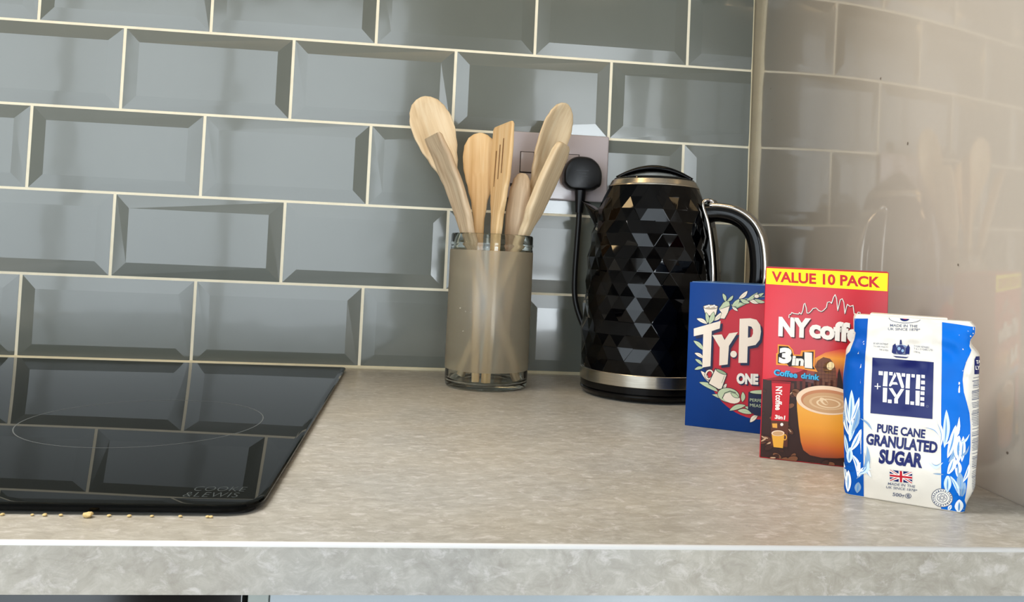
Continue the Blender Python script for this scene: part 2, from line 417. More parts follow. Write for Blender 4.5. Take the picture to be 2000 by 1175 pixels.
bc = thing('base_cabinet', 'pale blue-grey base cabinet under the worktop on the right', 'cabinet', (-.24, -.56, -.90))
childbox('door', bc, -.4600, -.002, -.585, -.566, -.75, -.0275, DOORM)
childbox('side_panel', bc, -.4735, -.4625, -.575, -.02, -.90, -.0262, mat('cabinet_edge', (150, 158, 152), .4))
childbox('body', bc, -.4615, -.002, -.563, -.02, -.90, -.0262, mat('cabinet_carcass', (150, 152, 150), .5))
ov = thing('built_in_oven', 'black built-in oven under the worktop below the hob', 'oven', (-.78, -.56, -.65))
BLACKGL = mat('black_gloss', (10, 10, 11), .12)
childbox('body', ov, -1.07, -.4760, -.55, -.03, -.65, -.030, mat('oven_dark', (16, 15, 14), .6))
childbox('control_panel', ov, -1.07, -.4765, -.572, -.551, -.13, -.036, BLACKGL)
childbox('door', ov, -1.07, -.4765, -.572, -.551, -.64, -.135, BLACKGL)

# ------------------------------------------------------------------ HOB
HZ = .0055
BR = atz(680, 717, HZ); FRt = atz(513, 976, HZ); FL = atz(0, 986, HZ)
xr_b, yb_ = -.5075, -.0315; xr_f, yf_ = -.4738, -.5610; xl = -1.09
corn = [Vector((xl, yf_, 0)), Vector((xr_f, yf_, 0)), Vector((xr_b, yb_, 0)), Vector((xl, yb_, 0))]
def rounded(corners, r, n=8):
    out = []
    N = len(corners)
    for i in range(N):
        p = corners[i]; a = (corners[i - 1] - p).normalized(); b = (corners[(i + 1) % N] - p).normalized()
        rr = r[i] if isinstance(r, (list, tuple)) else r
        p0 = p + a * rr; p1 = p + b * rr
        for k in range(n + 1):
            t = k / n; out.append(p0 * (1 - t) ** 2 + p * 2 * t * (1 - t) + p1 * t * t)
    return out
hb = thing('induction_hob', 'black glass induction hob set into the worktop on the left', 'hob', (-.78, -.3, 0))
def hobpoly(name, off, layers, m, rr, par=hb):
    bm = bmesh.new(); rings = []
    c0 = sum(corn, Vector()) / 4
    for ins, z in layers:
        cs = [Vector((c.x - math.copysign(ins, c.x - c0.x), c.y - math.copysign(ins, c.y - c0.y), 0)) for c in corn]
        pts = rounded(cs, [max(x - ins, .0005) for x in rr])
        rings.append([bm.verts.new((p.x + .78, p.y + .3, z)) for p in pts])
    for a, b in zip(rings, rings[1:]):
        for k in range(len(a)): bm.faces.new((a[k], a[(k + 1) % len(a)], b[(k + 1) % len(a)], b[k]))
    bm.faces.new(rings[-1]); bm.faces.new(rings[0][::-1])
    return obj(name, bm, m, par, auto=.5)
HG = mat('hob_glass', (5, 6, 6), .012, ior=1.19)
hobpoly('seal', 0, [(.004, .0002), (.004, .0016)], mat('hob_seal', (8, 8, 7), .7), [.016, .016, .004, .016])
hobpoly('glass_plate', 0, [(.0012, .0016), (0, .0026), (0, .0040), (.0008, .0050), (.0022, .00535), (.0040, .0055)], HG, [.020, .022, .005, .02])
RINGM = mat('zone_marking', (88, 92, 92), .3)
def ring(name, cx, cy, r, wd, z=.00556, n=120):
    bm = bmesh.new(); A = []; B = []
    for k in range(n):
        a = 2 * PI * k / n; A.append(bm.verts.new((cx + .78 + (r - wd) * math.cos(a), cy + .3 + (r - wd) * math.sin(a), z))); B.append(bm.verts.new((cx + .78 + r * math.cos(a), cy + .3 + r * math.sin(a), z)))
    for k in range(n): bm.faces.new((A[k], B[k], B[(k + 1) % n], A[(k + 1) % n]))
    return obj(name, bm, RINGM, hb)
ring('zone_marking', -.6135, -.3548, .0875, .0008)['label'] = 'fine grey ring of the right cooking zone'
ring('zone_marking', -.92, -.36, .09, .0008)
# maker's lettering on the glass
def flat_text(name, txt, P, wdt, hgt, m, par, bold=0, rot=0, sp=1.0):
    c = bpy.data.curves.new('t', 'FONT'); c.body = txt; c.size = 1; c.offset = bold; c.space_character = sp
    o = bpy.data.objects.new('t', c); me = bpy.data.meshes.new_from_object(o)
    xs = [v.co.x for v in me.vertices]; ys = [v.co.y for v in me.vertices]
    x0, x1, y0, y1 = min(xs), max(xs), min(ys), max(ys)
    for v in me.vertices:
        v.co = Vector(((v.co.x - x0) / (x1 - x0) * wdt, (v.co.y - y0) / (y1 - y0) * hgt, 0))
        v.co.rotate(Matrix.Rotation(rot, 3, 'Z')); v.co += Vector(P)
    bpy.data.objects.remove(o); bpy.data.curves.remove(c)
    me.materials.clear(); return link(name, me, m, par)
LOGOM = mat('hob_lettering', (54, 60, 60), .35)
flat_text('lettering', 'COOKE', (-.5175 + .78, -.5345 + .3, .00557), .0285, .0085, LOGOM, hb, bold=-.012, sp=1.1)
flat_text('lettering', '&LEWIS', (-.5195 + .78, -.5455 + .3, .00557), .0295, .0085, LOGOM, hb, bold=-.012, sp=1.1)

# crumbs caught along the front of the hob
CR = mat('toast_crumb', (214, 186, 128), .8, noise_amt=.2, scale=300)
for k, (px, s_) in enumerate([(198, .0021), (236, .0009), (112, .0010), (143, .0008), (275, .0009), (30, .0009), (372, .0008), (424, .0009), (430, .0009), (88, .0007), (318, .0008)]):
    P = atz(px, 992, 0)
    bm = bmesh.new(); bmesh.ops.create_icosphere(bm, subdivisions=2, radius=s_)
    for v in bm.verts:
        v.co *= 1 + .35 * noise.noise(v.co * 900 + Vector((k, 0, 0))); v.co.z *= .7; v.co.x *= 1.3
    zb = min(v.co.z for v in bm.verts)
    o = obj('bread_crumb', bm, CR); o.location = (P.x, -.5625 - s_ * 1.1, -zb + .0001)
    tag(o, 'largest golden crumb on the worktop against the hob front edge' if k == 0 else 'tiny pale crumb lying on the worktop along the hob front edge', 'crumb', None if k == 0 else 'crumbs along the front of the hob')
#PART2
# ------------------------------------------------------------------ DOUBLE SOCKET
SX0, SX1, SZ0, SZ1 = -.3385, -.1915, .2235, .3090
PLATE = mat('socket_plastic', (182, 172, 174), .16, ior=1.5)
sk = thing('double_socket', 'white double wall socket on the tiles behind the wooden spoons', 'socket', (-.265, -.0035, .266))
def bx2(name, x0, x1, y0, y1, z0, z1, m, par, bev): 
    L = par.location; return box(name, x0 - L.x, x1 - L.x, y0 - L.y, y1 - L.y, z0 - L.z, z1 - L.z, m, par, bev, 3)
bx2('face_plate', SX0, SX1, -.0155, -.0062, SZ0, SZ1, PLATE, sk, .0022)
GAP = mat('socket_shadow_gap', (52, 46, 44), .8)
for x in (-.3060, -.2480):
    f = bx2('switch_recess', x, x + .0185, -.01562, -.0150, .2560, .2835, GAP, sk, 0)
    bx2('switch_rocker', x + .0010, x + .0175, -.0172, -.0153, .2572, .2826, PLATE, sk, .0008)
for x, z, w_, h_ in ((-.3190, .2600, .004, .008), (-.3300, .2400, .0065, .004), (-.3140, .2400, .0065, .004)):
    bx2('pin_hole', x - w_ / 2, x + w_ / 2, -.0157, -.0150, z - h_ / 2, z + h_ / 2, GAP, sk, 0)

# ------------------------------------------------------------------ PLUG with its flex
RUBBER = mat('black_plastic', (4, 4, 6), .32, ior=1.38, bump=.00005, bscale=900)
pg = thing('mains_plug', 'black kettle plug with flex pushed into the white socket', 'plug', (-.2275, -.0158, .256))
def plug_outline(s=1.0):
    pts = [(-.0235, -.012), (-.0195, -.0165), (-.012, -.0200), (.012, -.0200), (.0195, -.0165), (.0240, -.012), (.0245, .002), (.0200, .0130), (.0120, .0200), (.004, .0222), (-.006, .0222), (-.0140, .0195), (-.0205, .0125), (-.0240, .002)]
    P = smooth_path([Vector((x * s, 0, z * s)) for x, z in pts + [pts[0]]], 4)[:-1]; return P
bm = bmesh.new(); rings = []
for s_, y in ((.90, 0), (.93, -.004), (1.0, -.006), (1.0, -.020), (.965, -.024), (.90, -.0265), (.80, -.0272)):
    rings.append([bm.verts.new((p.x, y, p.z)) for p in plug_outline(s_)])
for a, b in zip(rings, rings[1:]):
    for k in range(len(a)): bm.faces.new((a[k], a[(k + 1) % len(a)], b[(k + 1) % len(b)], b[k]))
bm.faces.new(rings[-1]); bm.faces.new(rings[0][::-1])
bmesh.ops.recalc_face_normals(bm, faces=bm.faces)
obj('plug_body', bm, RUBBER, pg, auto=.7)
fr = mat('fuse_cover_print', (36, 40, 46), .5)
for k, (zz, ww) in enumerate(((.004, .016), (.0005, .010), (-.003, .013))):
    bx = bmesh.new(); add_box(bx, -ww / 2 - .001, ww / 2 - .001, -.02738, -.0270, zz - .0004, zz + .0004); obj('moulded_mark', bx, fr, pg)
bm = bmesh.new()
tube(bm, [(-.001, -.0135, -.017), (-.001, -.0138, -.030), (-.0012, -.0135, -.0485)], [.0078, .0066, .0052], 16, updir=Vector((0, 1, 0)), power=.8)
obj('strain_relief', bm, RUBBER, pg, auto=.9)
bm = bmesh.new()
L = Vector(pg.location)
cpts = [(-.2287, -.0293, .209), (-.2290, -.0285, .19), (-.2298, -.027, .16), (-.2305, -.0265, .13), (-.2298, -.027, .105), (-.2255, -.029, .085), (-.216, -.032, .062), (-.205, -.034, .038), (-.195, -.037, .018), (-.185, -.040, .0075)]
tube(bm, [p - L for p in smooth_path(cpts, 6)], .0036, 12, updir=Vector((0, 1, .01)))
obj('flex', bm, mat('black_flex', (8, 8, 9), .42), pg, smooth=True)

# ------------------------------------------------------------------ KETTLE
KX, KY = -.1575, -.1275; KR = math.radians(-32)
KB = mat('kettle_black', (1, 1, 2), .03, ior=1.34)
CHR = mat('chrome', (206, 200, 192), .10, metal=1)
BRU = mat('brushed_steel_band', (196, 190, 178), .24, metal=1, noise_amt=.08, scale=40, stretch=(1, 1, 20))
kt = thing('kettle', 'black diamond-faceted electric kettle with steel bands in the corner', 'kettle', (KX, KY, 0), KR)
bm = bmesh.new(); lathe(bm, [(0, .0008), (.066, .0008), (.0725, .0022), (.0752, .0060), (.0752, .0075), (.0740, .0085), (.0748, .0095), (.0752, .0160), (.072, .0165)], 96)
obj('power_base', bm, mat('kettle_base_black', (3, 3, 4), .2, ior=1.35), kt, auto=.5)
bm = bmesh.new(); lathe(bm, [(.070, .0162), (.0757, .0164), (.0760, .0168), (.0760, .0288), (.0755, .0294), (.070, .0296)], 96)
obj('lower_band', bm, BRU, kt, auto=.5)
RP = [(.0296, .0748), (.06, .0757), (.0944, .0748), (.125, .0735), (.153, .0712), (.18, .0680), (.20, .0640), (.218, .0585), (.2295, .0535), (.2355, .0505)]
def kr(z):
    for (a, va), (b, vb) in zip(RP, RP[1:]):
        if z <= b: return va + (vb - va) * (z - a) / (b - a)
    return RP[-1][1]
bm = bmesh.new(); N = 26; NR = 15; rings = []
Z0, Z1 = .0296, .2335
rnd = random.Random(3)
for i in range(NR + 1):
    z = Z0 + (Z1 - Z0) * i / NR; ring_ = []
    edge = i in (0, NR)
    for k in range(N):
        a = 2 * PI * (k + (.5 if i % 2 else 0)) / N
        d = 0 if edge else ((.0010 if i % 2 else -.0008) + (-.0009, .0003, .0009)[(k * 2 + i * 2 + (i // 2)) % 3] + rnd.uniform(-.0004, .0004))
        r = (kr(z) + d) / math.cos(PI / N / 2) ** .5
        ring_.append(bm.verts.new((r * math.cos(a), r * math.sin(a), z)))
    rings.append(ring_)
for i in range(NR):
    a, b = rings[i], rings[i + 1]
    for k in range(N):
        if i % 2 == 0:
            bm.faces.new((a[k], a[(k + 1) % N], b[k])); bm.faces.new((a[(k + 1) % N], b[(k + 1) % N], b[k]))
        else:
            bm.faces.new((a[k], b[(k + 1) % N], b[k])); bm.faces.new((a[k], a[(k + 1) % N], b[(k + 1) % N]))
bmesh.ops.recalc_face_normals(bm, faces=bm.faces)
bmesh.ops.bevel(bm, geom=[e for e in bm.edges if len(e.link_faces) == 2], offset=.00035, segments=1, affect='EDGES')
obj('faceted_body', bm, KB, kt)
bm = bmesh.new(); lathe(bm, [(.047, .2330), (.0520, .2333), (.0517, .2348), (.0508, .2352), (.0482, .2405), (.0472, .2412), (.044, .2412)], 96)
obj('upper_band', bm, BRU, kt, auto=.5)
bm = bmesh.new(); lathe(bm, [(.0468, .2400), (.0458, .2428), (.043, .2440), (.025, .2446), (0, .2448)], 72)
lid = obj('lid', bm, KB, kt, auto=.6)
bm = bmesh.new(); pts = [(x, 0, .2435 + .0125 * (1 - (x / .0425) ** 2)) for x in [(-.0425 + .085 * k / 24) for k in range(25)]]
th = [interp([(0, .0026), (.0425, .0040), (.085, .0026)], k * .085 / 24) for k in range(25)]
R2 = Matrix.Rotation(-KR - math.radians(12), 3, 'Z')
tube(bm, [R2 @ Vector(p) for p in pts], th, 16, ry=.0135, updir=R2 @ Vector((0, 1, 0)), power=.6)
obj('lid_grip', bm, mat('kettle_black_trim', (3, 3, 4), .1, ior=1.36), lid, smooth=True)
# spout on the far side of the handle
bm = bmesh.new(); rings = []
for x, z, hw, hz in ((-.0480, .1980, .028, .026), (-.0620, .2010, .024, .0230), (-.0710, .2070, .019, .0165), (-.0790, .2130, .014, .0095), (-.0845, .2180, .0105, .0040)):
    rings.append([bm.verts.new((x - .004 * math.sin(2 * PI * k / 20), hw * math.cos(2 * PI * k / 20), z + hz * (max(math.sin(2 * PI * k / 20), 0) ** .5 * .35 if math.sin(2 * PI * k / 20) > 0 else math.sin(2 * PI * k / 20) * 1.3))) for k in range(20)])
for a, b in zip(rings, rings[1:]):
    for k in range(20): bm.faces.new((a[k], a[(k + 1) % 20], b[(k + 1) % 20], b[k]))
bm.faces.new(rings[-1]); bm.faces.new(rings[0][::-1]); bmesh.ops.recalc_face_normals(bm, faces=bm.faces)
obj('spout', bm, MATS['kettle_black_trim'], kt, smooth=True)
# handle mount, handle, chrome trims, water gauge
bm = bmesh.new(); mp_ = [(.050, .052), (.0715, .056), (.0785, .064), (.0790, .10), (.0775, .14), (.0745, .17), (.0700, .195), (.0640, .2105), (.060, .2140), (.050, .2150)]
for sgn in (1,):
    A = [bm.verts.new((x, -.0115, z)) for x, z in mp_]; B = [bm.verts.new((x, .0115, z)) for x, z in mp_]
    for k in range(len(A)): bm.faces.new((A[k], A[(k + 1) % len(A)], B[(k + 1) % len(A)], B[k]))
    bm.faces.new(A[::-1]); bm.faces.new(B)
bmesh.ops.recalc_face_normals(bm, faces=bm.faces)
bmesh.ops.bevel(bm, geom=[e for e in bm.edges if e.calc_face_angle(0) > 1.2], offset=.002, segments=3, affect='EDGES')
mount = obj('handle_mount', bm, MATS['kettle_black_trim'], kt, auto=.6)
hpath = smooth_path([(.062, 0, .2060), (.078, 0, .2062), (.094, 0, .2030), (.108, 0, .1940), (.1175, 0, .1790), (.1215, 0, .158), (.1220, 0, .135), (.1185, 0, .112), (.110, 0, .090), (.096, 0, .0755), (.077, 0, .070)], 6)
bm = bmesh.new(); tube(bm, hpath, [interp([(0, .0105), (6, .0095), (60, .0095)], k) for k in range(len(hpath))], 24, ry=.0125, updir=Vector((0, 1, 0)), power=.75)
hd = obj('handle', bm, MATS['kettle_black_trim'], kt, smooth=True)
def offset_path(path, d):
    out = []
    for i, p in enumerate(path):
        t = (path[min(i + 1, len(path) - 1)] - path[max(i - 1, 0)]).normalized(); nrm = Vector((t.z, 0, -t.x))
        if nrm.x < 0 and p.z > .1 and p.z < .2: nrm = -nrm
        out.append(p - t.cross(Vector((0, 1, 0))) * d)
    return out
op = offset_path(hpath, -.0078)
bm = bmesh.new(); tube(bm, op[3:], [.0035] * (len(op) - 3), 20, ry=.0128, updir=Vector((0, 1, 0)), power=.7)
obj('chrome_strip', bm, CHR, hd, smooth=True)['label'] = 'chrome outer strip of the kettle handle'
for sgn in (-1, 1):
    bm = bmesh.new()
    cp = smooth_path([(.0745, sgn * .0135, .050)] + [(x - .0025, sgn * .0125, z) for x, z in ((.0780, .07), (.0790, .10), (.0778, .14), (.0745, .17), (.0700, .195))] + [(.0615, sgn * .0125, .2130), (.0625, sgn * .0110, .2185), (.0690, sgn * .0085, .2195), (.0720, sgn * .006, .2160)], 5)
    tube(bm, cp, .0021, 10, updir=Vector((0, 1, 0))); obj('chrome_trim', bm, CHR, mount, smooth=True)
GA = mat('gauge_window', (104, 100, 84), .2)
bm = bmesh.new(); gp = [(.0793, .072), (.0795, .10), (.0782, .14), (.0752, .17), (.0712, .19)]
A = [bm.verts.new((x, -.0065, z)) for x, z in gp]; B = [bm.verts.new((x, .0065, z)) for x, z in gp]
for k in range(len(A) - 1): bm.faces.new((A[k], B[k], B[k + 1], A[k + 1]))
gauge = obj('water_gauge', bm, GA, mount)
me_t = flat_text('gauge_marking', '1.7 L MAX', (0, 0, 0), .024, .006, mat('gauge_ink', (20, 20, 20), .5), gauge)
me_t.matrix_local = Matrix(((0, 0, 1, .0800), (0, 1, 0, -.003), (1, 0, 0, .118), (0, 0, 0, 1))) @ Matrix.Identity(4)

# ------------------------------------------------------------------ GLASS JAR
JX, JY = -.3392, -.1065
jar = thing('glass_jar', 'tall glass jar with a wide frosted band holding the wooden utensils', 'jar', (JX, JY, 0))
GLASS = mat('clear_glass', (246, 250, 247), .0, ior=1.45, trans=1)
R0 = .0472
bm = bmesh.new()
prof = [(0, .0009), (.034, .0006), (.0425, .0004), (.0462, .0022), (R0, .0075), (R0, .1555), (.0466, .1585), (.0476, .1600), (.0478, .1615), (.0470, .1628), (.0470, .1705), (.0463, .1722), (.0452, .1725), (.0446, .1712),
        (.0446, .1620), (.0442, .1560), (.0442, .0110), (.0425, .0072), (.0380, .0054), (0, .0048)]
lathe(bm, prof, 96)
bmesh.ops.recalc_face_normals(bm, faces=bm.faces)
obj('glass_body', bm, GLASS, jar, auto=.9)
def frost():
    m = bpy.data.materials.new('frosted_glass'); m.use_nodes = True; nt = m.node_tree; nt.nodes.clear()
    out = nt.nodes.new('ShaderNodeOutputMaterial')
    tl = nt.nodes.new('ShaderNodeBsdfTranslucent'); tl.inputs[0].default_value = lin((250, 238, 214))
    df = nt.nodes.new('ShaderNodeBsdfDiffuse'); df.inputs[0].default_value = lin((226, 212, 186))
    rf = nt.nodes.new('ShaderNodeBsdfRefraction'); rf.inputs['Roughness'].default_value = .42; rf.inputs['IOR'].default_value = 1.12; rf.inputs[0].default_value = lin((250, 247, 240))
    gl = nt.nodes.new('ShaderNodeBsdfGlossy'); gl.inputs['Roughness'].default_value = .42; gl.inputs[0].default_value = (.9, .9, .9, 1)
    m1 = nt.nodes.new('ShaderNodeMixShader'); m1.inputs[0].default_value = .50; nt.links.new(tl.outputs[0], m1.inputs[1]); nt.links.new(df.outputs[0], m1.inputs[2])
    m2 = nt.nodes.new('ShaderNodeMixShader'); m2.inputs[0].default_value = .60; nt.links.new(m1.outputs[0], m2.inputs[1]); nt.links.new(rf.outputs[0], m2.inputs[2])
    m3 = nt.nodes.new('ShaderNodeMixShader'); m3.inputs[0].default_value = .07; nt.links.new(m2.outputs[0], m3.inputs[1]); nt.links.new(gl.outputs[0], m3.inputs[2])
    nt.links.new(m3.outputs[0], out.inputs[0]); return m
bm = bmesh.new(); lathe(bm, [(R0 + .0001, .0205), (R0 + .0004, .0208), (R0 + .0004, .1535), (R0 + .0001, .1538)], 96)
fb = obj('frosted_band', bm, frost(), jar, auto=.9)
SCR = mat('frost_scratch', (226, 218, 200), .5)
for px, py, s_ in ((897, 601, .0030), (908, 607, .0022), (918, 612, .0016), (903, 647, .0022), (997, 583, .0017), (878, 677, .0009)):
    d = ray(px, py); c0 = CAM - Vector((JX, JY, 0)); a_ = d.x ** 2 + d.y ** 2; b_ = 2 * (c0.x * d.x + c0.y * d.y); c_ = c0.x ** 2 + c0.y ** 2 - (R0 + .0005) ** 2
    t = (-b_ - math.sqrt(b_ * b_ - 4 * a_ * c_)) / (2 * a_); P = c0 + d * t
    th0 = math.atan2(P.y, P.x); bm = bmesh.new(); z = P.z; a0 = th0; top_ = []; bot = []
    for k in range(6):
        top_.append(bm.verts.new(((R0 + .00055) * math.cos(a0), (R0 + .00055) * math.sin(a0), z + .0003))); bot.append(bm.verts.new(((R0 + .00055) * math.cos(a0), (R0 + .00055) * math.sin(a0), z - .0002)))
        a0 += s_ * .25 / R0 * (1 if k % 3 else .3); z += random.uniform(-1, 1) * s_ * .6
    for k in range(5): bm.faces.new((bot[k], bot[k + 1], top_[k + 1], top_[k]))
    obj('scratch', bm, SCR, fb)

# ------------------------------------------------------------------ WOODEN UTENSILS
def wood(name, a, b_, c):
    m = bpy.data.materials.new(name); m.use_nodes = True; nt = m.node_tree; bs = nt.nodes['Principled BSDF']; bs.inputs['Roughness'].default_value = .55
    tc = nt.nodes.new('ShaderNodeTexCoord'); mp = nt.nodes.new('ShaderNodeMapping'); mp.inputs['Scale'].default_value = (1, 1, .045)
    nt.links.new(tc.outputs['Object'], mp.inputs[0])
    n = nt.nodes.new('ShaderNodeTexNoise'); n.inputs['Scale'].default_value = 260; n.inputs['Detail'].default_value = 5; n.inputs['Distortion'].default_value = .3
    n2 = nt.nodes.new('ShaderNodeTexNoise'); n2.inputs['Scale'].default_value = 60; n2.inputs['Detail'].default_value = 3
    nt.links.new(mp.outputs[0], n.inputs['Vector']); nt.links.new(mp.outputs[0], n2.inputs['Vector'])
    ad = nt.nodes.new('ShaderNodeMath'); ad.operation = 'ADD'; nt.links.new(n.outputs[0], ad.inputs[0]); nt.links.new(n2.outputs[0], ad.inputs[1])
    hf = nt.nodes.new('ShaderNodeMath'); hf.operation = 'MULTIPLY'; hf.inputs[1].default_value = .5; nt.links.new(ad.outputs[0], hf.inputs[0])
    r = nt.nodes.new('ShaderNodeValToRGB'); r.color_ramp.elements.new(.5)
    for e, (p, k) in zip(r.color_ramp.elements, ((.36, a), (.5, b_), (.64, c))): e.position = p; e.color = lin(k)
    nt.links.new(hf.outputs[0], r.inputs[0]); nt.links.new(r.outputs[0], bs.inputs['Base Color'])
    bp = nt.nodes.new('ShaderNodeBump'); bp.inputs['Distance'].default_value = .00012; nt.links.new(n.outputs[0], bp.inputs['Height']); nt.links.new(bp.outputs[0], bs.inputs['Normal'])
    return m
W1 = wood('beech_pale', (214, 186, 146), (232, 208, 170), (240, 222, 190))
W2 = wood('beech_grey', (190, 160, 126), (216, 190, 156), (230, 208, 174))
W3 = wood('bamboo_gold', (218, 176, 120), (234, 198, 146), (240, 212, 168))
def utensil(name, label, bot, top, wdir, stations, m, slots=None, n=28, pw=.75, taper_top=True):
    """stations: (distance below the tip, half width, half thickness, hollow, lift)"""
    bot, top = Vector(bot), Vector(top); ax = (top - bot); L = ax.length; ax.normalize()
    wv = Vector(wdir); wv = (wv - ax * wv.dot(ax)).normalized(); nv = wv.cross(ax).normalized()
    if nv.y > 0: nv = -nv
    if wv.cross(nv).dot(ax) < 0: pass
    bm = bmesh.new(); rings = []
    ks = list(stations) + [(L, stations[-1][1], stations[-1][2], 0, 0)]
    ts = []
    for (a, *_), (b, *_) in zip(ks, ks[1:]):
        nn = max(1, int((b - a) / .004)); ts += [a + (b - a) * q / nn for q in range(nn)]
    ts.append(L)
    for t in ts:
        hw = interp([(k[0], k[1]) for k in ks], t); ht = interp([(k[0], k[2]) for k in ks], t); ho = interp([(k[0], k[3]) for k in ks], t); li = interp([(k[0], k[4]) for k in ks], t)
        z = L - t; ring_ = []
        for k in range(n):
            a = 2 * PI * k / n; c_, s_ = math.cos(a), math.sin(a)
            x = hw * math.copysign(abs(c_) ** pw, c_); y = ht * math.copysign(abs(s_) ** pw, s_)
            q = 1 - min(1, (x / max(hw, 1e-5)) ** 2)
            y -= ho * q ** 1.3 * (1.0 if y > 0 else .85)
            ring_.append(bm.verts.new((x, y + li, z)))
        rings.append(ring_)
    for a, b in zip(rings, rings[1:]):
        for k in range(n): bm.faces.new((a[k], a[(k + 1) % n], b[(k + 1) % n], b[k]))
    bm.faces.new(rings[0]); bm.faces.new(rings[-1][::-1]); bmesh.ops.recalc_face_normals(bm, faces=bm.faces)
    o = obj(name, bm, m, auto=.9)
    o.matrix_world = Matrix(((wv.x, nv.x, ax.x, bot.x), (wv.y, nv.y, ax.y, bot.y), (wv.z, nv.z, ax.z, bot.z), (0, 0, 0, 1)))
    tag(o, label, 'spatula' if 'spatula' in name else 'spoon', None)
    if slots:
        for (x, t0, t1, ht) in slots:
            b2 = bmesh.new(); add_box(b2, x - .0007, x + .0007, ht - .0006, ht + .00015, L - t1, L - t0)
            obj('slot', b2, mat('slot_dark', (120, 84, 48), .8), o)
    return o
BIG = [(0, .0035, .0015, 0, 0), (.002, .0095, .0022, .0005, 0), (.007, .0165, .003, .002, 0), (.016, .0222, .0034, .0045, 0), (.030, .0262, .0036, .0065, 0), (.045, .0262, .0038, .007, 0), (.062, .0232, .0042, .006, -.001), (.080, .0178, .0048, .003, -.001), (.098, .0118, .0052, .0008, 0), (.125, .0078, .0052, 0, 0), (.17, .0058, .0050, 0, 0), (.24, .0043, .0043, 0, 0)]
def sc(st, f, g=1.0): return [(t * g, a * f, b, c, d) for t, a, b, c, d in st]
P1 = at(826, 189, -.070); P1b = Vector((-.3030, -.1040, .0072))
utensil('wooden_spoon', 'large wooden spoon leaning left, tallest on the left of the jar', P1b, P1, (.93, .22, 0), BIG, W1, pw=.8)
P6 = at(1107, 203, -.078)
utensil('wooden_spoon', 'large wooden spoon leaning right in front of the wall socket', (-.3620, -.0860, .0072), P6, (.78, .58, 0), sc(BIG, .90, 1.05), W1, pw=.8)
MED = [(0, .0030, .0015, 0, 0), (.002, .0085, .0022, .0003, 0), (.007, .0145, .0026, .0008, 0), (.017, .0192, .003, .0016, 0), (.031, .0206, .0032, .002, 0), (.045, .0196, .0034, .0016, 0), (.057, .0172, .0036, .0004, 0), (.070, .0136, .004, 0, 0), (.088, .0092, .0046, 0, 0), (.110, .0062, .0048, 0, 0), (.15, .0052, .0048, 0, 0), (.2, .0043, .0043, 0, 0)]
utensil('wooden_spoon', 'small flat golden wooden spoon standing upright in the jar middle', (-.3515, -.1360, .0072), at(939, 260, -.075), (1, .05, 0), MED, W3, pw=.8)
FLAT = [(0, .0215, .0018, 0, 0), (.003, .0235, .0026, 0, 0), (.03, .0245, .003, .0008, 0), (.060, .0225, .0032, .0008, 0), (.085, .0165, .0036, .0003, 0), (.11, .0095, .0044, 0, 0), (.14, .0058, .0045, 0, 0), (.2, .0044, .0043, 0, 0)]
utensil('slotted_spatula', 'wooden spatula with three thin slots, turned nearly edge-on in the jar', (-.3405, -.1395, .0072), at(984, 243, -.116), (.42, -.91, 0), FLAT, W3, pw=.42,
        slots=[(-.0085, .030, .072, .0028), (-.0005, .024, .064, .0026), (.0075, .018, .058, .0028)])
F2 = [(0, .0190, .0022, .0, .004), (.003, .0200, .0034, .001, .003), (.03, .0205, .0040, .0022, 0), (.06, .0195, .0044, .0026, -.002), (.09, .0165, .0048, .0018, -.002), (.12, .0115, .005, .0006, 0), (.15, .0062, .0046, 0, 0), (.2, .0044, .0043, 0, 0)]
utensil('curved_spatula', 'grooved greyish wooden spatula in front of the large left spoon', (-.3050, -.1155, .0072), at(850, 263, -.1355), (.42, -.90, .1), F2, W2, pw=.5)
U5 = [(0, .0030, .0015, 0, 0), (.002, .0062, .003, 0, 0), (.008, .0098, .0052, 0, 0), (.022, .0128, .0068, 0, 0), (.045, .0142, .0072, 0, 0), (.070, .0128, .0066, 0, 0), (.10, .0085, .0056, 0, 0), (.14, .0056, .005, 0, 0), (.2, .0043, .0043, 0, 0)]
utensil('wooden_spoon', 'short round-ended wooden spoon seen from its back, lowest in the jar', (-.3250, -.0830, .0072), at(1021, 338, -.105), (1, -.2, 0), U5, W2, pw=.85)
F7 = [(0, .0105, .0030, 0, 0), (.003, .0150, .0042, 0, 0), (.012, .0185, .005, .0006, 0), (.045, .0195, .0054, .001, 0), (.080, .0170, .0056, .0006, 0), (.105, .0090, .0052, 0, 0), (.125, .0062, .0048, 0, 0), (.17, .0044, .0044, 0, 0)]
utensil('flat_spatula', 'pale wooden spatula leaning right, edge-on in front of the socket spoon', (-.3690, -.1000, .0072), at(1102, 281, -.126), (.52, .85, 0), F7, W1, pw=.5)
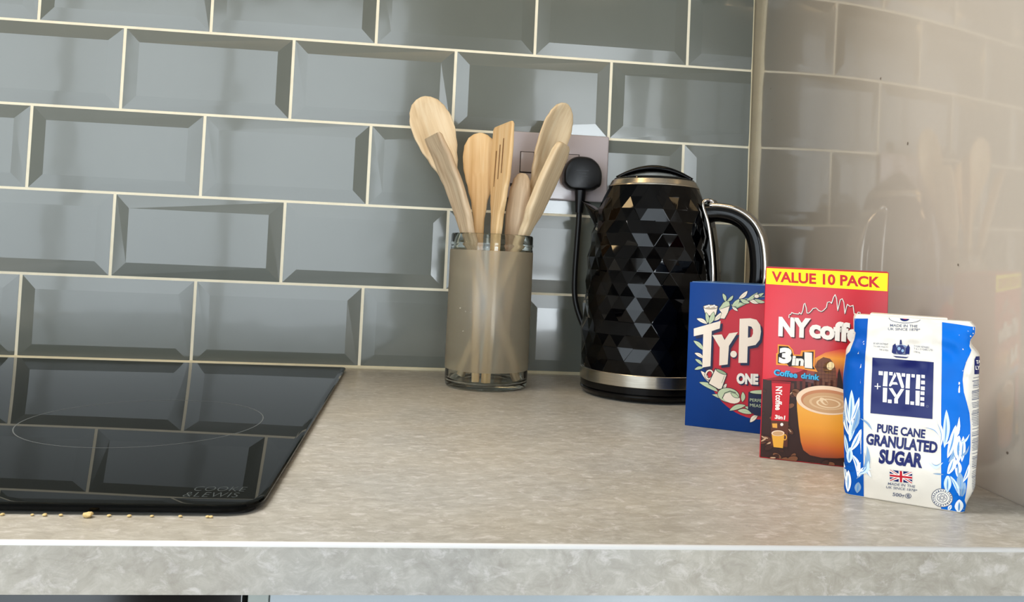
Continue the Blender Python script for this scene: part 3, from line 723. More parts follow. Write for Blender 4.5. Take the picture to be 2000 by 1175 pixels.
#PART3
# ------------------------------------------------------------------ CARTONS
def carton(name, label, P0, u, w_, h, d, m_front, m_side, m_top, group=None):
    """upright carton: front face in the plane of P0/u, depth running away from the viewer"""
    P0 = Vector(P0); u = Vector(u).normalized(); n = Vector((u.y, -u.x, 0)); b = -n
    t = thing(name, label, 'box', P0 + u * w_ / 2 + b * d / 2, 0)
    O = Vector(t.location)
    bm = bmesh.new()
    add_box(bm, 0, w_, 0, d, 0, h, .0006, 2)
    for f in bm.faces:
        c = f.calc_center_median(); f.normal_update()
        if f.normal.y < -.7: f.material_index = 0
        elif f.normal.z > .7: f.material_index = 2
        else: f.material_index = 1
    for v in bm.verts: v.co = P0 + u * v.co.x + b * v.co.y + Vector((0, 0, v.co.z)) - O
    o = obj('carton', bm, [m_front, m_side, m_top], t, auto=.7)
    return t, O
def flap(name, t, O, P0, u, x0, x1, z0, z1, y0, y1, m):
    P0 = Vector(P0); u = Vector(u).normalized(); b = Vector((-u.y, u.x, 0))
    bm = bmesh.new(); add_box(bm, x0, x1, y0, y1, z0, z1)
    for v in bm.verts: v.co = P0 + u * v.co.x + b * v.co.y + Vector((0, 0, v.co.z)) - O
    return obj(name, bm, m, t)
class LPrint(Print):
    def __init__(s, P0, u, O): Print.__init__(s, P0, u); s.O = Vector(O)
    def build(s, name, parent, **k):
        P0 = s.P0.copy(); s.P0 = P0 - s.O; o = Print.build(s, name, parent, **k); s.P0 = P0; return o

# ---- tea
TP0 = (-.1610, -.2982, 0); TU = (.8945, -.4471, 0); TW, TH, TD = .118, .1318, .070
BLUE = mat('tea_blue', (0, 54, 124), .35, ior=1.33, noise_amt=.03, scale=30); BLUE2 = mat('tea_blue_side', (0, 52, 112), .3)
tea, TO = carton('tea_box', 'blue tea box with red disc and leaf wreath in front of the kettle', TP0, TU, TW, TH, TD, BLUE, BLUE2, mat('tea_top', (20, 78, 146), .3))
flap('lid_flap', tea, TO, TP0, TU, .002, TW - .002, TH, TH + .0006, .001, TD - .002, mat('tea_lid', (60, 104, 158), .3))
p = LPrint(TP0, TU, TO)
RED = ink('tea_red', (190, 28, 46)); NAVY = ink('tea_navy', (14, 24, 62)); CREAM = ink('tea_cream', (240, 226, 208)); SAGE = ink('tea_sage', (190, 204, 168)); SAGE2 = ink('tea_sage_dark', (150, 172, 136)); INKD = ink('tea_line', (22, 34, 44)); WH = ink('white', (238, 232, 222))
p.ell(1490, 702, 112, 117, RED, 0, 64)
leaves = [(1443, 583, 1460, 568, 3.6), (1457, 587, 1480, 571, 3.2), (1446, 584, 1464, 591, 3.4), (1461, 582, 1482, 592, 3.4), (1470, 580, 1492, 572, 3.0), (1474, 584, 1494, 590, 3.0), (1429, 594, 1441, 607, 2.6),
          (1417, 588, 1412, 573, 3.0), (1421, 588, 1432, 577, 2.6), (1381, 632, 1361, 622, 3.6), (1382, 631, 1379, 610, 3.2), (1385, 632, 1394, 609, 4.6), (1394, 626, 1411, 609, 4.0), (1430, 598, 1444, 584, 4.2),
          (1374, 683, 1355, 665, 3.8), (1374, 699, 1357, 689, 3.3), (1372, 712, 1358, 701, 2.8), (1374, 717, 1357, 721, 2.8), (1384, 745, 1369, 724, 3.6), (1402, 764, 1366, 746, 4.6), (1408, 762, 1400, 747, 3.2), (1411, 758, 1419, 749, 2.8),
          (1436, 788, 1391, 770, 4.6), (1450, 784, 1451, 765, 3.8), (1441, 779, 1429, 767, 3.0), (1456, 791, 1425, 801, 4.4), (1468, 807, 1441, 801, 4.4), (1480, 810, 1465, 824, 4.4), (1470, 801, 1455, 794, 2.6)]
for k, (a, b_, c_, d_, w_) in enumerate(leaves): p.leaf(a, b_, c_, d_, w_, SAGE if k % 3 else CREAM, 3 + (k % 3) * 3, INKD, .06, SAGE2)
p.stroke([(1440, 587), (1466, 581), (1482, 580), (1496, 578)], 1.2, SAGE2, 2)
p.ell(1478, 578, 5.6, 4.4, INKD, 12); p.ell(1478, 578, 4.6, 3.5, CREAM, 13)
# sugar bowl, jug, book, mug, muffin
p.poly([(1373, 599), (1403, 597), (1400, 615), (1394, 618), (1378, 616)], INKD, 4); p.poly([(1374, 600), (1402, 598), (1398, 614), (1393, 616.5), (1379, 615)], CREAM, 5)
p.ell(1388, 599, 15, 4.6, INKD, 6); p.ell(1388, 599, 14, 3.8, ink('bowl_inside', (188, 170, 150)), 7)
for k in range(7): p.ell(1378 + k * 3.4, 599 - (k % 3) * 1.3, 2.1, 1.7, WH, 8 + k % 2)
p.poly([(1404, 602), (1412, 590), (1424, 583), (1427, 596), (1423, 610), (1416, 623), (1406, 622), (1409, 612)], INKD, 6); p.poly([(1405, 602), (1413, 591), (1423, 585), (1425.5, 596), (1404.5, 604)], SAGE, 7); p.poly([(1405, 604.5), (1425, 597.5), (1421.5, 610), (1415, 622), (1407, 621), (1410, 611)], CREAM, 7)
p.poly([(1432, 598), (1444, 588), (1459, 593), (1440, 603)], INKD, 5); p.poly([(1434, 597.6), (1444.5, 589.5), (1457, 593.2), (1440, 601)], SAGE2, 6); p.poly([(1437, 597), (1445, 591), (1451, 593), (1441, 599)], SAGE, 7)
p.poly([(1397, 718), (1421, 729), (1411, 760), (1404, 761), (1383, 749)], INKD, 13); p.poly([(1398, 720), (1419.5, 730), (1409.5, 758), (1404, 759), (1385, 748)], CREAM, 14)
p.ell(1409, 725.5, 12, 3.6, INKD, 15, rot=.45); p.ell(1409, 725.5, 10.6, 2.6, SAGE2, 16, rot=.45)
p.ell(1385.5, 731, 9.2, 11, INKD, 11, rot=.3, hole=(4.6, 6.4)); p.ell(1385.5, 731, 8.2, 10, CREAM, 12, rot=.3, hole=(5.4, 7.2)); p.stroke([(1415, 733), (1410, 747)], 1, SAGE2, 17)
p.ell(1423, 771, 22, 14.5, INKD, 13, rot=.18); p.ell(1423, 771, 21, 13.5, SAGE, 14, rot=.18); p.ell(1429, 777, 17, 9.5, CREAM, 15, rot=.25)
p.stroke([(1411, 777), (1416, 767), (1426, 763), (1437, 766)], 1.3, INKD, 16); p.leaf(1443, 776, 1428, 767, 3.2, SAGE, 17, INKD)
# lettering TyP
T_ = [(1355.5, 641), (1408, 626), (1406, 641), (1390.5, 646), (1388, 714.5), (1372, 717), (1374, 652), (1355.5, 656)]
Y_ = [(1391.5, 654), (1410, 652.5), (1415.5, 663.5), (1424.5, 650.5), (1441.5, 648), (1424, 675), (1421.5, 711), (1405, 713), (1406, 678)]
P_o = [(1445, 622), (1466, 621), (1478, 624), (1485, 634), (1486.5, 647), (1484, 663), (1476, 673), (1460.5, 676), (1459.5, 708), (1442.5, 708)]
P_i = [(1461.5, 636), (1468, 637.5), (1471, 643), (1471, 651), (1468, 657.5), (1461, 659)]
for pts, h_ in ((T_, ()), (Y_, ()), (P_o, [P_i])):
    p.poly([(x + 4, y + 5) for x, y in pts], NAVY, 18, [[(x + 4, y + 5) for x, y in q] for q in h_]); p.poly(pts, CREAM, 19, h_)
p.ell(1434.5, 693, 6.5, 6.8, NAVY, 18); p.ell(1433, 691, 6.3, 6.5, CREAM, 19)
p.text('ONE', (1439.5, 750.5), (1482, 752.5), (1440, 729), NAVY, 17, .06, dx=1.2, dy=1.4); p.text('ONE', (1438.5, 749), (1481, 751), (1439, 727.5), WH, 19, .06)
p.poly([(1462, 765), (1520, 770), (1519, 812), (1500, 815), (1475, 810), (1461, 800)], NAVY, 18); p.ell(1491, 765.5, 28, 5, INKD, 19); p.ell(1491, 764.8, 26, 3.8, SAGE, 20)
p.text('PERFECT', (1465, 783), (1500, 786), (1465, 777), SAGE, 20, .0); p.text('MEASURE', (1465, 793), (1503, 797), (1465, 787), SAGE, 20, .0)
p.build('front_print', tea, clip=(.0007, TW - .0007, .0007, TH - .0007))

# ---- coffee
NP0 = (-.1338, -.4114, 0); NU = (.9179, -.3968, 0); NW, NH, ND = .0890, .1482, .042
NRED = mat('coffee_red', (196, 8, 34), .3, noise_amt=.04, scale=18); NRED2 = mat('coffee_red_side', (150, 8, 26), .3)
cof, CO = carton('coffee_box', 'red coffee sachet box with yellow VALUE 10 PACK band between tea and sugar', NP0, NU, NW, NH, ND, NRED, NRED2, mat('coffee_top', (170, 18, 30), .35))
flap('lid_flap', cof, CO, NP0, NU, .001, NW - .001, NH, NH + .0006, .0008, ND - .001, mat('coffee_lid', (176, 30, 30), .4))
p = LPrint(NP0, NU, CO)
YEL = ink('band_yellow', (255, 236, 0)); VR = ink('band_red', (196, 20, 30)); WHT = ink('pure_white', (244, 238, 230)); SH = ink('coffee_shadow', (66, 6, 18)); BRN = ink('bean_dark', (34, 14, 10))
p.poly([(1494, 515), (1740, 527), (1740, 569), (1494, 554)], YEL, 0)
p.text('VALUE 10 PACK', (1507, 550), (1719, 562), (1507, 529), VR, 1, .035)
# lower picture: dark brown ground, sunset glow, beans, cup
GLOW = ramp_print('glow_print', ((0, (60, 20, 14)), (.3, (150, 46, 30)), (.62, (238, 150, 20)), (.8, (214, 60, 28)), (1, (196, 8, 34))), 2, .060, .094)
p.poly([(1484, 742), (1520, 735), (1560, 726), (1590, 712), (1625, 690), (1660, 680), (1740, 682), (1740, 800), (1484, 800)], ink('maroon', (140, 20, 28)), 0)
p.poly([(1572, 740), (1578, 716), (1590, 700), (1612, 688), (1640, 682), (1740, 682), (1740, 790), (1572, 790)], GLOW, 1)
p.poly([(1484, 738), (1500, 742), (1570, 744), (1640, 760), (1740, 770), (1740, 935), (1480, 935)], ink('ground_brown', (52, 26, 20)), 1)
# domed tower in the glow
p.poly([(1590, 760), (1591, 716), (1597, 704), (1608, 697), (1621, 700), (1629, 710), (1633, 724), (1634, 765)], ink('tower', (112, 66, 44)), 2)
p.ell(1622, 714, 7, 8, ink('tower_light', (250, 226, 170)), 3, rot=.5); p.ell(1618, 717, 10, 12, ink('tower_mid', (186, 132, 70)), 2, rot=.5)
for k in range(6): p.stroke([(1591, 716 + k * 7), (1632, 719 + k * 7)], .6, ink('tower_line', (70, 34, 26)), 4)
for k in range(5): p.stroke([(1597 + k * 7, 706), (1597 + k * 7, 758)], .5, MATS['ink_tower_line'], 4)
p.poly([(1634, 770), (1636, 730), (1639, 718), (1643, 734), (1650, 770)], BRN, 5)
for k in range(9): p.poly([(1545 + k * 11, 775), (1545 + k * 11, 748 - (k * 37 % 11)), (1551 + k * 11, 748 - (k * 37 % 11)), (1551 + k * 11, 775)], ink('skyline_far', (96, 44, 34)), 2)
rb = random.Random(11); BL = [ink('bean_a', (92, 52, 34)), ink('bean_b', (124, 78, 52)), ink('bean_c', (60, 30, 20))]
for k in range(120):
    x = rb.uniform(1486, 1700); y = rb.uniform(800, 925) if rb.random() < .75 else rb.uniform(760, 800)
    if 1486 < x and y < 895 + (x - 1483) * .115 and not (1555 < x < 1660 and y < 885):
        a = rb.uniform(-.9, .9); s_ = rb.uniform(.7, 1.35) * (1.0 if y < 850 else 1.35)
        p.ell(x, y, 7 * s_, 4.2 * s_, BRN, 2 + (k % 6) * 2, 14, a); p.ell(x, y, 6.2 * s_, 3.4 * s_, BL[k % 3], 3 + (k % 6) * 2, 14, a)
        if k % 3 == 0: p.ell(x - 1, y - 1.2 * s_, 3.6 * s_, .9 * s_, ink('bean_glint', (206, 170, 136)), 14, 10, a)
CUPM = ramp_print('cup_print', ((0, (118, 34, 6)), (.18, (200, 92, 10)), (.5, (236, 154, 22)), (.8, (240, 168, 40)), (1, (226, 140, 60))), 2, .004, .052)
p.poly([(1556, 778), (1557, 800), (1560, 832), (1564, 862), (1569, 878), (1582, 888), (1605, 893), (1635, 894), (1660, 892), (1690, 885), (1712, 790), (1700, 775)], CUPM, 15)
p.ell(1615, 781, 60, 28, ink('cup_rim', (244, 214, 184)), 16, 60, .10); p.ell(1617, 783, 53, 22.5, ink('cup_inner', (196, 132, 92)), 17, 60, .10)
p.ell(1618, 786, 50, 19.5, ink('coffee_foam', (204, 160, 116)), 18, 60, .10); p.ell(1616, 786, 36, 13.5, ink('foam_a', (220, 184, 142)), 19, 50, .1, (31, 11)); p.ell(1618, 787, 24, 9, ink('foam_b', (236, 208, 170)), 19, 50, .1, (20, 7)); p.ell(1609, 783, 10, 5, MATS['ink_foam_b'], 20, 30, .7); p.ell(1612, 785, 6, 2.4, MATS['ink_coffee_foam'], 21, 20, .7)
# skyline drawn in white above the name
sky = [(1541, 620), (1541, 615), (1545, 613), (1546, 610), (1552, 612), (1560, 613), (1561, 610), (1565, 613), (1568, 606), (1570, 594), (1572, 592), (1575, 602), (1576, 611), (1580, 611), (1585, 606), (1588, 602), (1594, 601), (1599, 606), (1604, 608), (1608, 606), (1614, 600), (1616, 590), (1621, 589), (1624, 592), (1628, 580), (1631, 575), (1634, 583), (1636, 606), (1639, 594), (1641, 585), (1645, 583), (1648, 590), (1650, 612), (1653, 600), (1655, 594), (1660, 598), (1666, 596), (1668, 612), (1674, 613), (1676, 609), (1680, 610), (1680, 618)]
p.stroke([(x + 1, y + 1.2) for x, y in sky], 1.4, SH, 5); p.stroke(sky, 1.5, WHT, 6)
def word(txt, bl, br, tl, b=.05, l=8):
    p.text(txt, bl, br, tl, SH, l - 1, b, dx=2, dy=2.2); p.text(txt, bl, br, tl, WHT, l, b)
word('NY', (1520, 656), (1583, 660), (1521, 618), .055); word('coffee', (1580, 659), (1704, 674), (1581, 621), .05, 10)
# 3in1
ORG = ink('outline_orange', (246, 150, 50)); OB = ink('outline_black', (26, 14, 12))
p.poly([(1519, 672), (1541, 674), (1549, 683), (1551, 692), (1563, 692), (1565, 684), (1592, 683), (1591, 716), (1597, 726), (1580, 723), (1552, 717), (1536, 713), (1516, 712), (1516, 690), (1519, 688)], ORG, 6)
p.poly([(1521, 675), (1539, 676), (1546, 683), (1549, 694), (1567, 695), (1568, 687), (1589, 686), (1588, 714), (1592, 721), (1572, 719), (1570, 714), (1541, 715), (1537, 710), (1519, 709), (1519, 692), (1521, 690)], OB, 7)
p.text('3', (1520.5, 709), (1545, 710), (1523, 678), WHT, 9, .07); p.text('in', (1546, 713), (1569, 714), (1548, 694), WHT, 9, .05); p.text('1', (1571.5, 717.5), (1586.5, 719), (1571, 687), WHT, 9, .07)
CY = ink('script_blue', (60, 178, 224)); CYD = ink('script_dark', (8, 60, 116))
for t_, bl, br, tl in (('Coffee', (1511, 732), (1557, 738), (1512, 720)), ('drink', (1564, 738), (1600, 742), (1565, 727))):
    p.text(t_, bl, br, tl, CYD, 9, .09, dx=.4, dy=.8); p.text(t_, bl, br, tl, CY, 11, .03)
# sachet
p.poly([(1507, 745), (1544, 748), (1541, 790), (1540, 822), (1506, 820), (1509, 790)], ink('sachet_red', (196, 24, 36)), 15); p.poly([(1507, 742), (1545, 745), (1544, 749), (1507, 747)], ink('sachet_seal', (140, 14, 26)), 16)
p.poly([(1506, 820), (1540, 822), (1538, 872), (1505, 869)], ink('sachet_brown', (88, 44, 28)), 15)
p.text('NYcoffee', (1515, 754), (1514, 800), (1528, 754), WHT, 17, .03); p.text('3in1', (1513, 817), (1533, 819), (1514, 809), WHT, 17, .04)
p.poly([(1508, 826), (1518, 826), (1518, 835), (1509, 834)], ink('sugar_cube', (226, 160, 70)), 17); p.ell(1527, 828, 3, 3, WHT, 17)
p.poly([(1507, 845), (1532, 847), (1529, 874), (1511, 872)], ink('mini_cup', (232, 168, 60)), 17); p.ell(1519.5, 845, 12.6, 5.6, MATS['ink_cup_rim'], 18); p.ell(1519.5, 845.4, 10.5, 4.2, MATS['ink_coffee_foam'], 19); p.ell(1533, 853, 4, 6, MATS['ink_mini_cup'], 16, 20, 0, (2.4, 4))
p.build('front_print', cof, clip=(.0007, NW - .0007, .0007, NH - .0007))

# ------------------------------------------------------------------ SUGAR BAG
SP0 = Vector((-.1121, -.5046, 0)); SU = Vector((.8512, -.5248, 0)).normalized(); SN = Vector((SU.y, -SU.x, 0)); SB = -SN
X0T = [(0, .0006), (.004, -.0004), (.055, -.0022), (.0756, -.0031), (.0927, -.0018), (.1045, .0036), (.1100, .0030), (.1165, .0030), (.1185, .0036)]
X1T = [(0, .0706), (.0177, .0762), (.043, .0773), (.0968, .0768), (.1067, .0712), (.1125, .0738), (.1160, .0738), (.1185, .0715)]
DT = [(0, .044), (.02, .050), (.07, .052), (.095, .046), (.108, .030), (.1165, .018), (.1190, .014)]
YT = [(0, .0), (.03, -.0020), (.07, -.0022), (.092, -.0006), (.104, .0016), (.1165, .0030), (.1190, .0040)]
RT_ = [(0, .0050), (.01, .0085), (.03, .0110), (.08, .0110), (.10, .0070), (.108, .0030), (.119, .0022)]
def wr(x, z):
    top = max(0, min(1, (z - .075) / .03)); a = .0004 + .0013 * top
    n_ = noise.noise(Vector((x * 75 + z * 30, z * 85 - x * 20, 3.1))); r_ = 1 - abs(noise.noise(Vector((x * 60 - z * 45, z * 60 + x * 50, 9.2)))) * 2
    edge = min(1, max(0, (x - .058) / .012)) + min(1, max(0, (.012 - x) / .012))
    return a * n_ * 1.6 + (a * .9 + .0006 * edge) * r_ * .6
def section(z):
    return interp(X0T, z), interp(X1T, z), interp(DT, z), interp(YT, z), interp(RT_, z)
def front_y(x, z):
    x0, x1, D, y0, r = section(z); r = min(r, D / 2 - .0004)
    if x < x0 + r: q = min(1, (x0 + r - x) / r); return y0 + r - r * math.sqrt(max(0, 1 - q * q))
    if x > x1 - r: q = min(1, (x - (x1 - r)) / r); return y0 + r - r * math.sqrt(max(0, 1 - q * q))
    c = (x - x0) / (x1 - x0); return y0 - .0012 * math.sin(PI * c) * min(1, z / .02)
sug = thing('sugar_bag', 'white and blue paper bag of granulated sugar at the front right', 'sugar bag', SP0 + SU * .037 + SB * .024, 0)
SO = Vector(sug.location)
def bag_pt(x, y, z): return SP0 + SU * x + SB * y + Vector((0, 0, z)) - SO
def bag_front(x, z, off):
    x0, x1, D, y0, r = section(z); x = max(x0 + .0002, min(x1 - .0002, x))
    y = front_y(x, z) - wr(x, z)
    dx = (front_y(x + .0005, z) - wr(x + .0005, z) - front_y(x - .0005, z) + wr(x - .0005, z)) / .001; dx = max(-4, min(4, dx)); L = math.sqrt(1 + dx * dx)
    o_ = off + .00018
    return bag_pt(x + dx / L * o_, y - o_ / L, z)
PAPER = mat('bag_paper', (228, 222, 211), .34, ior=1.45, coat=.1, bump=.0001, bscale=260)
bm = bmesh.new(); rings = []; NF, NS = 90, 26
zs = [0.0002, .0010, .0022, .004] + [.004 + .0013 * k for k in range(1, 88)] + [.1185, .1190]
for z in zs:
    x0, x1, D, y0, r = section(z); r = min(r, D / 2 - .0004); ring_ = []
    e = 1.0
    fx = []
    for k in range(NF + 1):   # front, denser towards the corners
        t = k / NF; a = .5 - .5 * math.cos(PI * t); tt = .45 * t + .55 * a; fx.append(x0 + (x1 - x0) * tt)
    for x in fx: ring_.append(bag_pt(x, front_y(x, z) - wr(x, z), z))
    for k in range(1, NS):    # right side
        t = k / NS; yb = y0 + r + (D - 2 * r) * t; dent = .0020 * math.sin(PI * t) + .0012 * noise.noise(Vector((5, yb * 90, z * 70))) * math.sin(PI * t); ring_.append(bag_pt(x1 + dent * .4, yb, z))
    for k in range(NF + 1):
        x = fx[NF - k]; ring_.append(bag_pt(x, y0 + D - (front_y(x, z) - y0), z))
    for k in range(1, NS):
        t = 1 - k / NS; yb = y0 + r + (D - 2 * r) * t; ring_.append(bag_pt(x0 - .0012 * math.sin(PI * t), yb, z))
    rings.append([bm.verts.new(c) for c in ring_])
for a, b_ in zip(rings, rings[1:]):
    for k in range(len(a)): bm.faces.new((a[k], a[(k + 1) % len(a)], b_[(k + 1) % len(b_)], b_[k]))
bm.faces.new(rings[-1]); bm.faces.new(rings[0][::-1]); bmesh.ops.recalc_face_normals(bm, faces=bm.faces)
obj('paper_bag', bm, PAPER, sug, smooth=True)
# folded-over top
bm = bmesh.new(); add_box(bm, .0125, .0585, .005, .0185, .1188, .1202, .0005, 2)
for v in bm.verts: v.co = bag_pt(v.co.x, v.co.y, v.co.z + .0010 * math.sin(PI * (v.co.x - .0125) / .046) + .0003 * noise.noise(v.co * 200))
obj('folded_top', bm, PAPER, sug, auto=.6)
p = Print(SP0, SU)
BB = mat('bag_blue', (0, 106, 206), .5, ior=1.25); BD = mat('bag_blue_deep', (0, 82, 172), .5, ior=1.25); NV = ink('bag_navy', (10, 24, 92), .3); GR = ink('bag_grey', (96, 102, 124), .4)
LB = ink('cane_pale', (206, 228, 244)); LB2 = ink('cane_white', (238, 244, 248)); LG = ink('cane_grey', (136, 166, 196)); RDF = ink('flag_red', (190, 24, 44)); WHB = ink('bag_white', (242, 238, 230))
p.poly([(1840, 629), (1875, 634), (1912, 640), (1903, 668), (1896, 664), (1893, 676), (1897, 684), (1893, 694), (1887, 706), (1882, 722), (1880, 742), (1882, 764), (1888, 786), (1893, 806), (1895, 830), (1895, 870), (1892, 910), (1888, 950), (1884, 978), (1888, 992), (1896, 990), (1893, 1008), (1838, 996), (1838, 800)], BB, 0)
p.poly([(1664, 622), (1695, 622), (1693, 660), (1690, 700), (1687, 780), (1687, 980), (1640, 968), (1640, 770), (1646, 700), (1660, 686), (1668, 664), (1671, 650), (1664, 640)], BD, 0)
p.poly([(1704.5, 697), (1823.5, 706), (1821, 816), (1700.5, 805)], NV, 1)
# stencil lettering, measured on the panel
def sp_(x, y): return (1640 + x / 6.186, 610 + y / 6.186)
def q4(*pts): p.poly([sp_(*c) for c in pts], WHB, 2)
def sq(x, y, s_=50): q4((x, y), (x + s_, y + 3), (x + s_ - 1, y + s_), (x - 1, y + s_ - 4))
sq(474, 702); q4((538, 706), (583, 709), (578, 884), (523, 880)); sq(600, 712, 42)
q4((668, 716), (684, 760), (640, 832), (690, 834), (706, 862), (640, 860), (618, 884), (600, 882), (600, 862))
q4((682, 720), (730, 726), (779, 880), (775, 905), (748, 903)); sq(750, 728, 42); q4((806, 736), (852, 739), (846, 908), (797, 905)); sq(868, 740, 40)
q4((928, 744), (973, 747), (969, 916), (918, 913)); sq(988, 746, 42); sq(984, 815, 46); sq(982, 884, 46)
q4((526, 898), (577, 901), (570, 1076), (522, 1072)); sq(585, 1040, 46)
q4((596, 905), (640, 905), (690, 985), (668, 1014)); q4((740, 912), (780, 916), (706, 1038), (706, 1088), (662, 1086), (662, 1030))
q4((800, 925), (845, 928), (840, 1100), (794, 1096)); sq(855, 1062, 44); q4((918, 934), (968, 937), (964, 1114), (916, 1110)); sq(978, 942, 46); sq(976, 1010, 46); sq(976, 1076, 46)
q4((455, 846), (467, 847), (466, 918), (454, 917)); q4((425, 876), (498, 880), (498, 890), (425, 886))
p.ell(1640 + 1058 / 6.186, 610 + 1122 / 6.186, 2.4, 2.4, GR, 2, 16, 0, (1.6, 1.6))
p.text('PURE CANE', (1713, 842), (1806.5, 854), (1714.5, 825), NV, 1, .035); p.text('GRANULATED', (1691.5, 866), (1830, 883.5), (1693.5, 843.5), NV, 1, .045); p.text('SUGAR', (1716, 902.5), (1801, 912), (1719, 874), NV, 1, .05)
# flag
def fp(u_, v_): return (1738 + 43.5 * u_ + 0.2 * v_, 915 + 4.5 * u_ + 22 * v_ + .5 * u_ * v_)
def fq(pts, m, l): p.poly([fp(*c) for c in pts], m, l)
fq([(0, 0), (1, 0), (1, 1), (0, 1)], NV, 1)
fq([(0, 0), (.12, 0), (1, .86), (1, 1), (.88, 1), (0, .14)], WHB, 2); fq([(1, 0), (1, .14), (.12, 1), (0, 1), (0, .86), (.88, 0)], WHB, 3)
fq([(0, .02), (.04, 0), (1, .93), (.97, 1)], RDF, 4); fq([(1, .02), (.96, 0), (0, .93), (.03, 1)], RDF, 5)
fq([(0, .34), (1, .34), (1, .66), (0, .66)], WHB, 6); fq([(.4, 0), (.6, 0), (.6, 1), (.4, 1)], WHB, 7); fq([(0, .41), (1, .41), (1, .59), (0, .59)], RDF, 8); fq([(.445, 0), (.555, 0), (.555, 1), (.445, 1)], RDF, 9)
p.text('MADE IN THE', (1734, 945), (1787, 951), (1735, 940), GR, 1, .01); p.text('UK SINCE 1878*', (1730.5, 952), (1791, 959), (1731.5, 947), GR, 1, .01)
p.text('500g', (1743, 969.5), (1766, 972.5), (1744, 960.5), GR, 1, .02)
p.ell(1774, 967.5, 6.2, 5.2, GR, 1, 24, 0, (5.0, 4.0)); p.text('e', (1771, 970.5), (1777, 971), (1771, 964), GR, 1, .02)
# royal arms with small lines, top oval
p.ell(1759, 685, 17, 9, GR, 2, 30); p.ell(1759, 680, 15, 7.5, ink('arms_blue', (120, 138, 176)), 1, 30); p.poly([(1757, 672), (1758, 663), (1761, 663), (1762, 672)], NV, 3)
p.ell(1759, 682, 8, 9, NV, 3, 24); p.ell(1756, 680, 3, 3.5, LG, 4, 14); p.ell(1763, 684, 2.6, 3, LG, 4, 14)
p.poly([(1742, 688), (1744, 674), (1749, 670), (1752, 680), (1750, 690)], NV, 4); p.poly([(1768, 690), (1769, 680), (1774, 672), (1777, 678), (1776, 691)], NV, 4); p.poly([(1746, 691), (1774, 693), (1772, 696), (1748, 694)], WHB, 5); p.poly([(1744, 694), (1775, 696), (1770, 698.5), (1750, 697)], NV, 5)
for t_, x0, x1, y in (('BY APPOINTMENT', 1706, 1735, 671), ('TO HER MAJESTY', 1706, 1735, 677), ('THE QUEEN', 1717, 1735, 683)): p.text(t_, (x0, y + 1), (x1, y + 3), (x0, y - 2.6), GR, 1, .0, res=1)
for t_, x0, x1, y in (('SUGAR REFINERS', 1785, 1815, 677), ('T & L SUGARS LTD', 1785, 1822, 682), ('LONDON', 1785, 1797, 687)): p.text(t_, (x0, y), (x1, y + 3), (x0, y - 3.6), GR, 1, .0, res=1)
p.text('MADE IN THE', (1738, 637.5), (1792, 639.5), (1738.5, 632.5), GR, 1, .01); p.text('UK SINCE 1878*', (1734, 644.5), (1797, 646), (1734.5, 639.5), GR, 1, .01)
p.ell(1767.5, 621, 32, 10, GR, 1, 50, .02, (30.8, 9)); p.ell(1767, 622, 9.5, 5, NV, 2, 24); p.ell(1768, 621, 6, 2.6, RDF, 3, 20)
# seal
p.ell(1840, 971, 21, 18.5, GR, 5, 48, .3); p.ell(1840, 971, 19.8, 17.2, WHB, 6, 48, .3); p.ell(1840, 971, 15, 13, GR, 7, 40, .3, (14, 12)); p.ell(1840, 971, 10.5, 9.3, GR, 7, 40, .3, (9.2, 8))
for k in range(22):
    a = 2 * PI * k / 22; p.ell(1840 + 17.2 * math.cos(a), 971 + 15 * math.sin(a), 1.3 + .5 * (k % 3 == 0), 1.5, GR, 7, 8, a)
for k in range(6):
    a = 2 * PI * k / 6 + .3; p.ell(1840 + 5 * math.cos(a), 971 + 4.4 * math.sin(a), 2.6, 2.0, GR, 8, 14, a); p.ell(1840 + 5 * math.cos(a), 971 + 4.4 * math.sin(a), 1.4, 1.0, WHB, 9, 12, a)
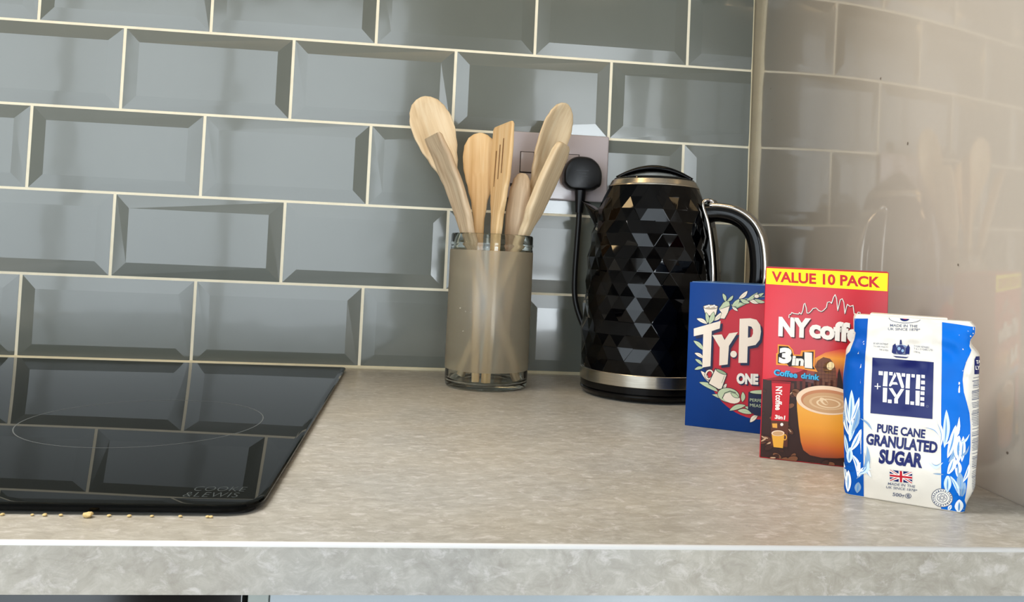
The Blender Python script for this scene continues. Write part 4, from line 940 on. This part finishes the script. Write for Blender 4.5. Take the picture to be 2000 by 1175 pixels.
# sugar cane drawings
def cane(items, base):
    for k, (a, b_, c_, d_, w_, bd) in enumerate(items):
        w_ *= 1.3
        p.leaf(a, b_, c_, d_, w_, LG if k % 4 == 3 else (LB if k % 3 == 0 else LB2), base + (k % 5) * 2, None, bd); p.leaf(a * .9 + c_ * .1, b_ * .9 + d_ * .1, a * .2 + c_ * .8, b_ * .2 + d_ * .8, w_ * .22, ink('cane_shade', (96, 150, 206)), base + (k % 5) * 2 + 1, None, bd)
cane([(1661, 830, 1664, 760, 4.5, .02), (1660, 828, 1652, 776, 3.2, -.05), (1663, 822, 1679, 774, 4.0, .05), (1664, 845, 1679, 790, 4.2, .06), (1659, 850, 1650, 800, 3.4, -.06), (1660, 862, 1665, 810, 4.4, .03), (1663, 858, 1681, 815, 4.0, -.12),
      (1681, 815, 1704, 838, 1.4, -.1), (1662, 880, 1683, 836, 4.5, .04), (1659, 905, 1662, 872, 4.8, 0), (1664, 885, 1676, 930, 4.0, -.12), (1673, 934, 1694, 868, 3.6, .16), (1657, 890, 1650, 850, 3.0, 0), (1656, 950, 1648, 905, 2.6, 0),
      (1657, 960, 1658, 918, 4.4, 0), (1674, 962, 1677, 940, 4.8, 0), (1678, 930, 1703, 914, 3.0, -.28), (1680, 918, 1702, 930, 3.0, -.25), (1678, 925, 1697, 897, 3.2, .2), (1650, 800, 1646, 830, 2.4, 0)], 4)
p.poly([(1650, 903), (1667, 903), (1667, 907), (1650, 907)], BD, 14); p.poly([(1650, 914), (1667, 915), (1667, 918), (1650, 917)], BD, 15)
cane([(1844, 872, 1848, 798, 5.0, .03), (1846, 866, 1873, 812, 3.2, .16), (1850, 892, 1866, 828, 6.0, .04), (1852, 900, 1872, 850, 4.5, .1), (1872, 900, 1872, 848, 6.0, -.04), (1878, 900, 1881, 850, 4.2, 0), (1866, 862, 1893, 846, 1.6, .22), (1868, 890, 1892, 868, 1.6, .2),
      (1850, 925, 1864, 888, 5.0, .05), (1850, 960, 1851, 924, 5.6, 0), (1870, 930, 1868, 894, 5.0, .06), (1876, 955, 1874, 920, 5.2, 0), (1855, 926, 1874, 968, 3.0, -.06), (1880, 940, 1892, 905, 3.0, .06), (1872, 1000, 1873, 974, 6.2, 0), (1877, 972, 1884, 940, 4.0, 0), (1838, 868, 1829, 814, 2.4, .1), (1837, 850, 1800, 829, 2.2, .16), (1842, 900, 1812, 899, 2.4, -.32), (1843, 924, 1822, 922, 1.0, 0), (1852, 996, 1858, 985, 2.8, 0)], 4)
p.poly([(1843, 921), (1860, 924), (1860, 928), (1843, 925)], BB, 16); p.poly([(1866, 966), (1882, 969), (1882, 973), (1866, 970)], BB, 16)
# side panel: small navy block and rows of small print
p.poly([(1903, 702), (1906, 696), (1920, 697), (1920, 733), (1903, 731)], NV, 1)
p.text('TATE', (1906, 710), (1922, 712), (1906, 703), WHB, 2, .03); p.text('LYLE', (1905, 722), (1922, 724), (1905, 714), WHB, 2, .03)
rs = random.Random(5); y = 738
while y < 968:
    xa = 1896 + (4 if y < 760 else 2) + rs.uniform(0, 2); p.stroke([(xa, y), (1925, y + rs.uniform(.5, 1.2) - 1.5)], 1.0 if rs.random() < .8 else 1.6, GR, 1); y += rs.choice((3.1, 3.1, 3.1, 3.6, 6.5))
p.build('front_print', sug, fn=bag_front, grid=.0015, step=.00003, clip=(-.0029, .0771, .0008, .1183))
